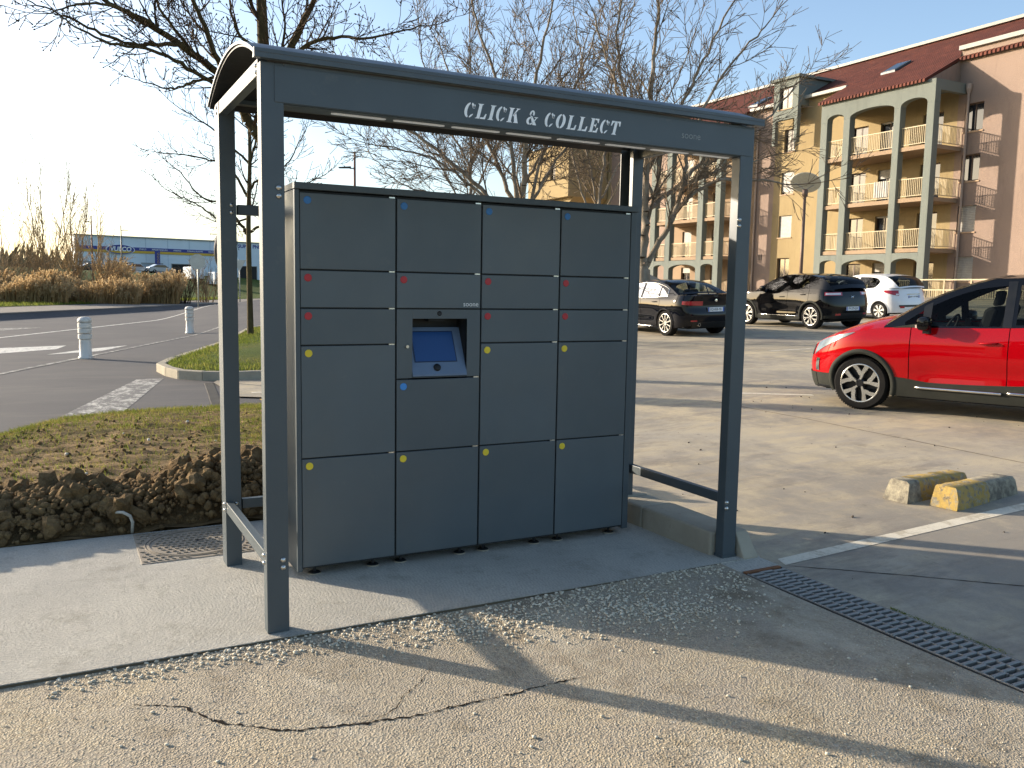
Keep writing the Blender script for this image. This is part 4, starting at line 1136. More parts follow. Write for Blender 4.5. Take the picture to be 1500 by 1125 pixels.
    # wheel-arch lips
    for xc in (xf, xr):
        for s in (-1, 1):
            m = MB(); wl = sp.get('lip', .02); vs = []
            th0 = math.asin(max(-1, min(1, (sill(xc) - wr) / AR)))
            for k in range(31):
                a = th0 + (math.pi - 2 * th0) * k / 30
                for rr_, of in ((AR - .012, -.03), (AR - .004, .012), (AR + wl, .012), (AR + wl + .004, .0)):
                    x = xc + rr_ * math.cos(a); z = wr + rr_ * math.sin(a); z = max(z, .16)
                    q = S(pox(min(max(x, .03), L - .03)), z, of); vs.append((q[0], s * q[1], z))
            m.add(vs, [(i * 4 + k, i * 4 + k + 1, (i + 1) * 4 + k + 1, (i + 1) * 4 + k) for i in range(30) for k in range(3)]); m.build("wheel_arch", M['clad'] if clad_z else sp.get('lipmat', paint), e, True, recalc=True)
    # greenhouse
    tum = sp.get('tumble', .32)
    def gh(x, z, off=0.):
        zb = ztop(x); y0 = S(pox(min(max(x, .02), L - .02)), zb)[1]
        y0 = min(y0, W * sy(zb) * 1.0); t = max(0, z - zb)
        return (x, y0 - .012 - t * tum - .06 * t * t + off, z)
    rb = sp['sil'][0][0]; re_ = sp['sil'][-1][0]
    def gpanel(m, x0, x1, n, zl_, zh_, nz, off, sides=(-1, 1)):
        for s in sides:
            def fn(u, v):
                x = x0 + (x1 - x0) * u; a, b_ = zl_(x), zh_(x); b_ = max(a + .0005, b_); q = gh(x, a + (b_ - a) * v, off); return (q[0], s * q[1], q[2])
            m.grid(fn, n, nz, flip=(s < 0))
    for s in (-1, 1):
        fr = MB(); last = rb
        for (x0, x1, zl_, zu_, gm) in sp['panes']:
            gpanel(fr, last, x0, 6, ztop, sil, 6, 0., (s,)); gpanel(fr, x0, x1, 16, ztop, zl_, 2, 0., (s,)); gpanel(fr, x0, x1, 16, lambda x: max(zu_(x), zl_(x)), sil, 2, 0., (s,)); last = x1
        gpanel(fr, last, re_, 8, ztop, sil, 6, 0., (s,)); fr.build("window_frame", sp.get('frame', paint), e, True)
    for (x0, x1, zl_, zu_, gm) in sp['panes']:
        for s in (-1, 1):
            m = MB(); gpanel(m, x0, x1, 16, zl_, lambda x: max(zu_(x), zl_(x) + .002), 6, -.004, (s,)); m.build("side_window", gm, e, True)
        if sp.get('pillar'):
            for s in (-1, 1): m = MB(); gpanel(m, x1, x1 + sp['pillar'], 2, lambda x: ztop(x) + .005, lambda x: sil(x) - .035, 6, .003, (s,)); m.build("pillar_cover", M['rimdark'], e, True)
    for (xs0, xs1) in sp.get('chrome_line', []):
        for s in (-1, 1):
            m = MB(); pts = [gh(x, sil(x) - .05, .006) for x in lsp(xs0, xs1, 20)] ; lo = [gh(x, ztop(x) + .012, .008) for x in lsp(xs1, xs0, 14)]
            m.tube([(p[0], s * p[1], p[2]) for p in pts + lo], .010, 6); m.build("window_trim", M['chrome'], e, True)
    def top(m, x0, x1, n, bow=0.):
        def fn(u, v):
            x = x0 + (x1 - x0) * u; y = gh(x, sil(x))[1]; t = -1 + 2 * v; q = 1 - t * t
            return (x + (-bow if bow else 0) * q * (1), y * t, sil(x) + sp.get('rcrown', .035) * q ** .85)
        m.grid(fn, n, 14)
    x_ws, x_rg, x_rg2 = sp['ws'], sp['rg'][0], sp['rg'][1]
    def topb(m, x0, x1, n, b0, b1):
        def fn(u, v):
            x = x0 + (x1 - x0) * u; y = gh(x, sil(x))[1]; t = -1 + 2 * v; q = 1 - t * t
            return (x + (b0 + (b1 - b0) * u) * q, y * t, sil(x) + sp.get('rcrown', .035) * q ** .85)
        m.grid(fn, n, 14)
    m = MB(); topb(m, rb + .01, x_ws, 12, -.14, -.05); m.build("windscreen", sp.get('wsglass', M['glass']), e, True)
    m = MB(); topb(m, x_ws, x_rg, 16, -.05, .03); m.build("roof", sp.get('roof', paint), e, True)
    m = MB(); topb(m, x_rg, x_rg2, 12, .03, .05); m.build("rear_window", sp.get('rglass', M['glassd']), e, True)
    if re_ - x_rg2 > .01:
        m = MB(); topb(m, x_rg2, re_, 6, .05, .03); m.build("tailgate", paint, e, True)
    if sp.get('spoiler'):
        xs, zs, ws = sp['spoiler']; m = MB(); m.prism([(xs - .22, zs - .0), (xs, zs - .03), (xs + .01, zs - .06), (xs - .2, zs - .045)], 'y', -ws, ws); m.build("spoiler", sp.get('roof', paint), e, bevel=.01, recalc=True)
    # cabin
    zf = ztop(d0)
    m = MB(); m.box(d0 - .25, d0 + .1, -W + .2, W - .2, zf - .3, zf - .02); m.build("dashboard", M['seat'], e, bevel=.03)
    for yy in (-.36, .36):
        for xx in (d1 - .45, d2 - .45):
            m = MB(); m.prism([(xx, zf - .25), (xx + .12, zf - .3), (xx + .26, zf + .22), (xx + .2, zf + .26), (xx + .12, zf + .22)], 'y', yy - .22, yy + .22)
            m.prism([(xx + .17, zf + .26), (xx + .25, zf + .26), (xx + .28, zf + .43), (xx + .21, zf + .44)], 'y', yy - .12, yy + .12); m.build("seat", M['seat'], e, bevel=.03, recalc=True)
    m = MB(); c = Vector((d0 + .3, -.36, zf - .02)); m.tube([(c.x + .18 * .42 * math.sin(a), c.y + .18 * math.cos(a), c.z + .18 * .9 * math.sin(a)) for a in lsp(0, 2 * math.pi, 24)], .015, 6); m.build("steering_wheel", M['seat'], e, True)
    # wheels
    for xc, nm in ((xf, 1), (xr, 0)):
        for s in (-1, 1): wheel(e, xc, s * (W - .125), wr, s, sp['wheel'], sp.get('steer', 0) if nm else 0)
    # mirrors
    mx, mz = sp['mirror']
    for s in (-1, 1):
        q = gh(mx, ztop(mx)); mm = MB(); yb = q[1]
        vs = []
        for k, (dy, sc_) in enumerate(((.06, .5), (.09, .9), (.16, 1.), (.205, .86), (.215, .5))):
            for j in range(12):
                a = 2 * math.pi * j / 12; ca_, sa_ = math.cos(a), math.sin(a); ca_, sa_ = math.copysign(abs(ca_) ** .6, ca_), math.copysign(abs(sa_) ** .6, sa_); vs.append((mx + .075 * ca_ * sc_, s * (yb + dy), mz + .085 * sa_ * sc_))
        mm.add(vs, [(i * 12 + j, i * 12 + (j + 1) % 12, (i + 1) * 12 + (j + 1) % 12, (i + 1) * 12 + j) for i in range(4) for j in range(12)] + [tuple(range(12)), tuple(range(48, 60))])
        mo = mm.build("mirror", sp.get('mirrormat', M['p_black']), e, recalc=True, angle=40)
        k = MB(); k.box(mx - .085, mx - .02, s * (yb + .17) - .02, s * (yb + .17) + .04, mz - .05, mz - .015); k.build("mirror_indicator", M['mirror_orange'], mo)
        k = MB(); k.prism([(mx - .03, mz - .12), (mx + .05, mz - .12), (mx + .035, mz - .02), (mx - .02, mz - .02)], 'y', s * (yb - .03), s * (yb + .10)); k.build("mirror_foot", M['rimdark'], mo, recalc=True)
    # rear plate
    if sp.get('plate'):
        px_, pz, txt = sp['plate']; m = MB(); m.box(px_, px_ + .012, -.26, .26, pz - .055, pz + .055); po = m.build("number_plate", M['plate'], e)
        for yy in (-.26, .222):
            m = MB(); m.box(px_ + .0125, px_ + .014, yy, yy + .038, pz - .054, pz + .054); m.build("plate_band", M['plateblue'], po)
        t = text_mesh("plate_text", txt, .10, M['ink'], po, extrude=.001, sx=.8); t.rotation_euler = (R(90), 0, R(90)); t.location = (px_ + .0135, 0, pz)
    return e, S, pox, panel, gh, ztop, sil

def patch(e, name, panel, p0, p1, z0, z1, mat, off=.006, n=14, nz=5):
    m = MB(); f0 = z0 if callable(z0) else (lambda x: z0); f1 = z1 if callable(z1) else (lambda x: z1)
    for s in (-1, 1):
        k = MB(); panel(k, p0, p1, n, f0, f1, nz, off, (s,)); k.build(name, mat, e, True)
def patch_both(e, name, panel, p0, p1, z0, z1, mat, off=.006, n=24, nz=5):
    k = MB(); panel(k, p0, p1, n, (lambda x: z0), (lambda x: z1), nz, off); k.build(name, mat, e, True)

# ---- red crossover
rt_top = [(0, .66), (.1, .76), (.35, .89), (.8, .985), (1.25, 1.03), (2.5, 1.07), (3.4, 1.15), (3.9, 1.17), (4.12, 1.10)]
red = dict(L=4.12, W=.87, xw=.87, wb=2.606, wr=.33, xa=.95, ra=.6, nf=2.5, nr=3.0, paint=M['p_red'], roof=M['p_black'], frame=M['p_black'],
  top=rt_top, sy=[(.15, .93), (.3, .965), (.5, .985), (.7, 1.0), (.85, .995), (1.0, .965), (1.2, .90)],
  fx=[(.15, .10), (.3, .03), (.5, .0), (.65, .03), (.8, .10), (1.0, .25)], rx=[(.2, .1), (.5, .0), (.8, .02), (1.2, .1)],
  sil=[(1.12, 1.04), (1.3, 1.17), (1.65, 1.38), (2.0, 1.53), (2.35, 1.615), (3.0, 1.625), (3.55, 1.55), (3.85, 1.41), (4.02, 1.15)], ws=2.04, crown=lambda x: .06 + .075 * sm((x - .2) / .9), rg=(3.62, 3.95),
  sill=curve([(0, .24), (.5, .22), (2, .21), (3.6, .22), (4.12, .3)]), arch=.375, lip=.05, flare=.02, sculpt=.035, clad=curve([(0, .40), (.45, .42), (1.3, .44), (1.7, .40), (2.6, .43), (2.95, .50), (3.2, .50), (4.12, .5)]),
  doors=(1.44, 2.48, 3.38), hdz=.17, wheel='swirl', steer=0.0, mirror=(1.62, 1.10), pillar=.09,
  panes=[(1.36, 1.55, lambda x: 1.06 + .02 * (x - 1.3), lambda x: 1.06 + (x - 1.30) * .72, M['glass']), (1.585, 2.40, lambda x: 1.065 + .02 * (x - 1.5), curve([(1.585, 1.27), (1.9, 1.42), (2.15, 1.50), (2.4, 1.535)]), M['glass']), (2.53, 3.3, lambda x: 1.10 + .06 * (x - 2.5), curve([(2.53, 1.54), (2.9, 1.535), (3.3, 1.46)]), M['glassd'])])
HD = R(-20); hx, hy = math.sin(HD), math.cos(HD)
wx, wy = 8.07, 3.53      # front left wheel contact
# left side is to the left of heading: (-hy... ) left = (-cos, sin)-> (-hy, hx)
lx, ly_ = -hy, hx
cx0 = wx - lx * .76 + hx * .87; cy0 = wy - ly_ * .76 + hy * .87
e, S, pox, panel, gh, ztop_, sil_ = make_car("parked_car", (cx0, cy0, hh(cx0, cy0) - .012), HD, "red crossover with black roof and grey sill cladding parked beside the concrete blocks", red)
def strip(e, S, pox, z, x0, x1, r_, mat, name="chrome_strip", off=.018):
    for s in (-1, 1):
        m = MB(); m.tube([(q[0], s * q[1], q[2]) for q in [S(pox(x), z, off) for x in lsp(x0, x1, 12)]], r_, 6); m.build(name, mat, e, True)
strip(e, S, pox, .335, 1.52, 2.44, .017, M['chrome']); strip(e, S, pox, .345, 2.50, 3.0, .018, M['chrome'])
patch(e, "headlight", panel, .42, .90, lambda x: ztop_(x) - .20 + .28 * max(0, x - .1), lambda x: ztop_(x) - .015, M['lampglass'], .006)
patch(e, "fog_light_trim", panel, .50, .56, .44, .60, M['chrome'], .008, 4, 3)
patch_both(e, "grille", panel, 0, .36, .62, .74, M['rimdark'], .006)
patch_both(e, "bumper_insert", panel, 0, .5, .22, .41, M['clad'], .012)
patch(e, "mirror_triangle", lambda m, p0, p1, n, a, b, nz, off, sides: [m.grid((lambda u, v, s=s: (lambda q: (q[0], s * q[1], q[2]))(gh(1.18 + .36 * u, ztop_(1.18 + .36 * u) + .002 + .05 * u * v, .004))), 4, 2, flip=(s < 0)) for s in sides], 0, 1, 0, 1, M['clad'])

# ---- black saloon
sed = dict(L=4.64, W=.91, xw=.86, wb=2.82, wr=.335, xa=1.0, ra=.62, nf=2.4, nr=2.8, paint=M['p_navy'],
  top=[(0, .60), (.3, .75), (1.2, .91), (1.5, .93), (2.6, .955), (3.6, 1.01), (4.2, 1.06), (4.64, 1.05)], sy=[(.15, .92), (.3, .97), (.55, .99), (.75, 1.0), (.9, .985), (1.05, .93)],
  fx=[(.15, .1), (.4, 0.), (.6, .05), (.9, .3)], rx=[(.2, .14), (.35, .04), (.55, .0), (.8, .05), (1.06, .02)],
  sil=[(1.35, .93), (1.8, 1.17), (2.2, 1.345), (2.6, 1.42), (3.0, 1.415), (3.45, 1.345), (3.8, 1.22), (4.14, 1.07)], ws=2.2, rg=(3.32, 4.06),
  sill=curve([(0, .22), (1, .19), (3, .19), (4, .22), (4.64, .30)]), arch=.36, lip=.012, flare=.014, sculpt=.02, doors=(1.55, 2.62, 3.45), hdz=.11, wheel='ten', mirror=(1.75, .99), tumble=.42,
  panes=[(1.72, 2.56, lambda x: .965 + .02 * (x - 1.5), curve([(1.72, 1.06), (2.1, 1.25), (2.56, 1.355)]), M['glass']), (2.64, 3.33, lambda x: .99 + .05 * (x - 2.6), curve([(2.64, 1.36), (3.0, 1.355), (3.33, 1.27)]), M['glass']), (3.38, 3.68, lambda x: 1.035 + .05 * (x - 3.4), curve([(3.38, 1.25), (3.55, 1.16), (3.68, 1.07)]), M['glass'])],
  chrome_line=[(1.6, 3.72)], rglass=M['glass'], plate=(4.625, .70, "EQ-858-YK"))
def place_rear(wx, wy, sp, inset=.115):
    return (wx + sp['W'] - inset, wy + sp['xw'] + sp['wb'])
red['mirrormat'] = M['p_black']
sx, sy_ = place_rear(13.35, 14.22, sed)
e, S, pox, panel, gh, ztop_, sil_ = make_car("parked_car", (sx, sy_, hh(sx, sy_) - .012), 0., "blue black saloon with thin red tail lights parked behind the shelter's right post", sed)
patch(e, "tail_light", panel, 2.26, 2.80, lambda x: .80 + .10 * (4.64 - x), lambda x: .915, M['tail'], .008)
patch_both(e, "bumper_diffuser", panel, 2.55, 3., .24, .40, M['rimdark'], .008)
patch(e, "reflector", panel, 2.50, 2.66, .40, .435, M['tail'], .012, 6, 2)
m = MB(); m.prism([(4.52, 1.075), (4.655, 1.06), (4.655, 1.085), (4.5, 1.095)], 'y', -.62, .62); m.build("boot_lip", M['p_navy'], e, recalc=True)
m = MB(); m.lathe([(.001, .014), (.036, .012), (.042, 0)], (0, 0, 0), 'x', 20); b = m.build("badge", M['chrome'], e, recalc=True); b.location = (4.63, 0, .93)
for yy in (-.5, .5):
    m = MB(); m.lathe([(.04, -.1), (.04, .0), (.034, .0), (.032, -.1)], (4.60, yy, .32), 'x', 16); m.build("exhaust", M['chrome'], e, recalc=True)
strip(e, S, pox, .235, 1.5, 3.15, .012, M['alloy'], 'sill_strip', .012)

# ---- black crossover
suv = dict(L=4.118, W=.885, xw=.83, wb=2.56, wr=.35, xa=.9, ra=.55, nf=2.6, nr=3.2, paint=M['p_black'],
  top=[(0, .74), (.3, .90), (1.15, 1.02), (2.2, 1.04), (2.75, 1.10), (3.3, 1.13), (3.9, 1.10), (4.118, 1.04)], sy=[(.15, .93), (.3, .965), (.5, .985), (.75, 1.0), (.95, .98), (1.15, .92)],
  fx=[(.15, .1), (.4, 0.), (.7, .03), (1.05, .3)], rx=[(.2, .12), (.4, .02), (.6, .0), (.85, .03), (1.1, .10)],
  sil=[(1.12, 1.02), (1.55, 1.27), (1.95, 1.44), (2.4, 1.525), (3.0, 1.52), (3.5, 1.46), (3.78, 1.36), (4.02, 1.12)], ws=2.0, rg=(3.52, 3.93),
  sill=curve([(0, .26), (2, .22), (4.118, .32)]), arch=.40, lip=.05, flare=.02, sculpt=.03, clad=curve([(0, .42), (1.2, .34), (3, .34), (3.5, .36), (4.118, .42)]), doors=(1.42, 2.5, 3.3), hdz=.16, wheel='web', mirror=(1.6, 1.12), tumble=.36,
  panes=[(1.48, 2.32, lambda x: 1.055 + .01 * (x - 1.5), curve([(1.48, 1.16), (1.8, 1.33), (2.32, 1.44)]), M['glass']), (2.46, 3.22, curve([(2.46, 1.22), (2.62, 1.14), (3.22, 1.155)]), curve([(2.46, 1.45), (2.9, 1.44), (3.15, 1.40), (3.22, 1.30)]), M['glassd'])],
  spoiler=(3.78, 1.42, .55), plate=(4.122, .58, "FV-279-GX"))
sx, sy_ = place_rear(18.21, 13.87, suv)
e, S, pox, panel, gh, ztop_, sil_ = make_car("parked_car", (sx, sy_, hh(sx, sy_) - .012), 0., "glossy black crossover parked between the saloon and the white hatchback", suv)
patch(e, "tail_light", panel, 2.30, 2.80, lambda x: .965, lambda x: 1.02, M['tailw'], .010, 14, 2)
patch(e, "tail_light_rim", panel, 2.26, 2.84, lambda x: .948, lambda x: 1.04, M['tail'], .006, 14, 2)
patch_both(e, "bumper_diffuser", panel, 2.5, 3., .30, .46, M['rimdark'], .010)
patch(e, "reflector", panel, 2.62, 2.78, .40, .45, M['tail'], .014, 6, 2)
strip(e, S, pox, .35, 1.35, 2.95, .008, M['chrome'], 'sill_strip', .012)
m = MB(); m.tube([(4.09, -.05, .93), (4.10, 0, .90), (4.09, .05, .93)], .008, 6); m.tube([(4.09, -.05, .88), (4.10, 0, .91), (4.09, .05, .88)], .008, 6); m.build("badge", M['chrome'], e)

# ---- white hatchback
hat = dict(L=4.03, W=.865, xw=.80, wb=2.54, wr=.30, xa=.95, ra=.6, nf=2.3, nr=2.6, paint=M['p_white'],
  top=[(0, .62), (.3, .78), (1.0, .93), (1.2, .95), (2.4, .985), (3.3, 1.05), (3.8, 1.05), (4.03, 1.0)], sy=[(.15, .93), (.3, .965), (.5, .985), (.7, 1.0), (.85, .985), (1.05, .92)],
  fx=[(.15, .1), (.4, 0.), (.7, .05), (.95, .3)], rx=[(.2, .06), (.42, .0), (.58, .01), (.75, .05), (1.05, .14)],
  sil=[(1.08, .95), (1.55, 1.21), (2.0, 1.40), (2.4, 1.465), (2.9, 1.455), (3.4, 1.40), (3.65, 1.30), (3.92, 1.03)], ws=2.02, rg=(3.42, 3.88),
  sill=curve([(0, .22), (2, .19), (4.03, .26)]), arch=.335, lip=.008, lipmat=M['p_white'], flare=.012, sculpt=.02, doors=(1.35, 2.38, 3.18), hdz=.13, wheel='cap', mirror=(1.5, 1.02), tumble=.36,
  panes=[(1.42, 2.32, lambda x: .98 + .02 * (x - 1.4), curve([(1.42, 1.06), (1.8, 1.27), (2.32, 1.385)]), M['glass']), (2.42, 3.24, curve([(2.42, 1.0), (3.0, 1.02), (3.16, 1.10), (3.24, 1.2)]), curve([(2.42, 1.39), (2.8, 1.385), (3.1, 1.35), (3.24, 1.26)]), M['glass'])],
  rglass=M['glassd'], plate=(3.968, .74, "BW-110-RM"))
hat['panes'][0] = hat['panes'][0]
sx, sy_ = place_rear(22.95, 15.45, hat)
e, S, pox, panel, gh, ztop_, sil_ = make_car("parked_car", (sx, sy_, hh(sx, sy_) - .012), 0., "white rounded hatchback with red teardrop tail lights parked by the apartment block", hat)
patch(e, "tail_light", panel, 2.06, 2.58, lambda x: min(.955, .79 + .30 * max(0, 3.93 - x)), lambda x: .965, M['tail'], .010)
patch(e, "tail_light_clear", panel, 2.48, 2.60, lambda x: .81, lambda x: .86, M['tailw'], .014, 6, 2)
patch(e, "reflector", panel, 2.58, 2.72, .40, .46, M['tail'], .012, 6, 2)
patch_both(e, "bumper_insert", panel, 2.55, 3., .44, .50, M['rimdark'], .010)
strip(e, S, pox, .52, 1.25, 2.9, .016, M['rimdark'], 'side_strip', .012)
m = MB(); m.box(3.93, 3.965, -.3, .3, .83, .852); m.build("tailgate_handle", M['chrome'], e)
m = MB(); m.tube([(3.84, .0, 1.07), (3.80, -.35, 1.10)], .012, 6); m.build("wiper", M['rimdark'], e)
# ================================================================ apartment block
def m_render(name, hx, hx2):
    s = NT(name)
    c = s.ramp(s.noise(.35, 6, .65, stretch=(1, 1, .5)), [(.3, hexc(hx2)), (.7, hexc(hx))])
    c = s.mix(s.ramp(s.noise(1.6, 6, .75, stretch=(1, 1, .25)), [(.52, 0.), (.8, .5)]), c, tuple(v * .55 for v in hexc(hx2)))
    s.set(col=c, rough=.92, spec=.2); n_ = s.bump(s.noise(18, 4, .7), .5, .03); return s.m
M['w_yellow'] = m_render("yellow_render", "9c8a66", "8f7d5b"); M['w_pink'] = m_render("pink_render", "988476", "8b786a"); M['w_cream'] = m_render("cream_render", "9d876f", "917c65")
M['frame_g'] = m_render("pale_green_concrete", "787d76", "6d726b")
def m_tiles():
    s = NT("red_roof_tiles")
    sep = s.n("ShaderNodeSeparateXYZ"); s.l(s.co(), sep.inputs[0])
    w = s.math('SINE', s.math('MULTIPLY', sep.outputs[1], 2 * math.pi / .24)); w2 = s.n("ShaderNodeTexWave", bands_direction='X', wave_profile='SAW'); w2.inputs["Scale"].default_value = .45; s.l(s.co(), w2.inputs[0])
    c = s.ramp(s.noise(1.2, 6, .7), [(.3, hexc("4a2820")), (.55, hexc("5f3327")), (.8, hexc("744434"))])
    c = s.mix(s.ramp(s.voro(5, out="Color"), [(.2, .5), (.6, 0.)]), c, hexc("4c2a20"))
    s.set(col=c, rough=.85, spec=.25); n_ = s.bump(w, 1., .05); s.bump(w2.outputs["Fac"], .7, .05, n_); return s.m
M['tiles'] = m_tiles()
M['rail'] = H("cream_railing", "b3a380", .6, var=.08); M['wframe'] = H("brown_window_frame", "4f3c30", .6); M['pane'] = H("window_pane", "20242a", .06, spec=.9); M['shutter'] = H("white_roller_shutter", "a5a198", .6); M['wht'] = H("white_coping", "94938b", .6); M['sillm'] = H("stone_sill", "b79a7c", .85); M['pipe'] = H("grey_downpipe", "a08c7c", .5)
M['plate_roller'] = M['shutter']
ap = empty("apartment_block", (41, 30, 1.3), 0, "yellow and pink apartment block with arched balcony towers and red tiled roof", "building")
AO = Vector((41, 30, 1.3))
def A(m, name, mat, parent=None, **k):
    m.v = [(v[0] - AO.x, v[1] - AO.y, v[2] - AO.z) for v in m.v]; return m.build(name, mat, parent or ap, **k)
XW = 43.6; ZB = 1.0
def wall(y0, y1, z0, z1, mat, holes, x=XW, t=.35):
    """wall facing -x, with rectangular holes (ya,yb,za,zb), built from strips"""
    m = MB(); ys = sorted(set([y0, y1] + [h for q in holes for h in q[:2]]))
    for a, b in zip(ys, ys[1:]):
        if b - a < 1e-4: continue
        c = (a + b) / 2; hs = sorted([q for q in holes if q[0] < c < q[1]], key=lambda q: q[2]); z = z0
        for q in hs:
            m.box(x, x + t, a, b, z, q[2]); z = q[3]
        m.box(x, x + t, a, b, z, z1)
    return A(m, "wall", mat)
def window(ya, yb, za, zb, x=XW, sh_=0.0, sill=True, door=False):
    """recessed window: frame, panes, sill, roller shutter drawn down by the fraction sh_"""
    fr = MB(); w = .07; xi = x + .16
    fr.box(xi, xi + .06, ya, yb, za, za + w); fr.box(xi, xi + .06, ya, yb, zb - w, zb); fr.box(xi, xi + .06, ya, ya + w, za + w, zb - w); fr.box(xi, xi + .06, yb - w, yb, za + w, zb - w); mid = (ya + yb) / 2
    if yb - ya > .9: fr.box(xi, xi + .06, mid - .04, mid + .04, za + w, zb - w)
    f = A(fr, "window" if not door else "balcony_door", M['wframe'])
    for a, b in (((ya + w, mid - .04), (mid + .04, yb - w)) if yb - ya > .9 else ((ya + w, yb - w),)):
        m = MB(); m.box(xi + .02, xi + .03, a, b, za + w, zb - w); A(m, "pane", M['pane'], f)
    if sh_ > 0:
        m = MB(); zz = zb - (zb - za - .02) * sh_; n_ = max(2, int((zb - zz) / .09))
        for k in range(n_):
            a = zz + (zb - zz) * k / n_; m.box(xi - .05, xi - .03, ya + .01, yb - .01, a, a + (zb - zz) / n_ - .008)
        A(m, "shutter", M['shutter'], f)
    if sill:
        m = MB(); m.box(x - .06, x + .16, ya - .06, yb + .06, za - .07, za - .003); A(m, "sill", M['sillm'], f)
# openings
pw_ = [(26.52, 27.6, 10.62, 12.12, 0), (26.54, 27.62, 7.95, 9.38, 0), (26.56, 27.64, 5.2, 6.62, 1.), (26.5, 27.6, 2.5, 3.85, 1.)]
pw2 = [(y0 - 6.2, y1 - 6.2, a, b, 1. if (i % 2) else .3) for i, (y0, y1, a, b, s) in enumerate(pw_)]
yw = [(39.95, 40.95, 11.25, 12.75, 0), (39.9, 41.05, 8.42, 9.92, .9), (39.92, 41.1, 5.5, 6.98, 1.), (39.95, 41.1, 2.7, 4.1, 0)]
fl_ = [1.45, 4.27, 7.03, 9.83]     # floor tops
def tower_doors(y0s, ws):
    out = []
    for i, z in enumerate(fl_):
        for y, w, s in zip(y0s, ws, (0, .25, 0, .4)): out.append((y, y + w, z + .05, z + 2.15, s if (i + int(y)) % 2 else max(0, s - .2) + (.9 if (i + int(y * 3)) % 5 == 0 else 0)))
    return out
t1d = tower_doors((28.9, 31.9, 34.0), (1.3, 1.2, 1.2)); t2d = tower_doors((44.6, 46.9, 48.6, 50.4), (1.0, 1.1, 1.0, 1.1))
for q in pw_ + pw2: window(q[0], q[1], q[2], q[3], sh_=q[4])
for q in yw: window(q[0], q[1], q[2], q[3], sh_=q[4])
for q in t1d + t2d: window(q[0], q[1], q[2], q[3], sh_=min(1, q[4]), sill=False, door=True)
wall(8, 28.05, ZB, 15.05, M['w_pink'], [q[:4] for q in pw_ + pw2])
wall(28.052, 41.75, ZB, 14.55, M['w_yellow'], [q[:4] for q in t1d + yw])
wall(41.752, 43.6, ZB, 14.55, M['w_pink'], [])
wall(43.602, 53.2, ZB, 14.55, M['w_cream'], [q[:4] for q in t2d])
fw_ = [(54.6, 55.7, 8.6, 10.1), (58.4, 59.4, 8.6, 10.1), (54.6, 55.7, 11.4, 12.9), (58.4, 59.4, 11.4, 12.9)]
for q in fw_: window(*q)
wall(53.202, 61.8, ZB, 14.55, M['w_pink'], fw_)
wall(61.802, 76, ZB, 14.55, M['w_yellow'], [])
m = MB(); m.box(43.9, 54, 8, 76, ZB, 13.6); A(m, "core_wall", M['w_yellow'])
# oriel
ow = [(64.6, 65.5, 11.6, 13.1)]
wall(62.3, 69.6, 9.9, 14.6, M['w_yellow'], ow, 39.4, 4.1); window(*ow[0], x=39.4)
m = MB(); m.prism([(62.3, 9.9), (69.6, 9.9), (68.4, 9.2), (63.5, 9.2)], 'x', 40.0, 43.5); A(m, "oriel_base", M['w_yellow'], recalc=True)
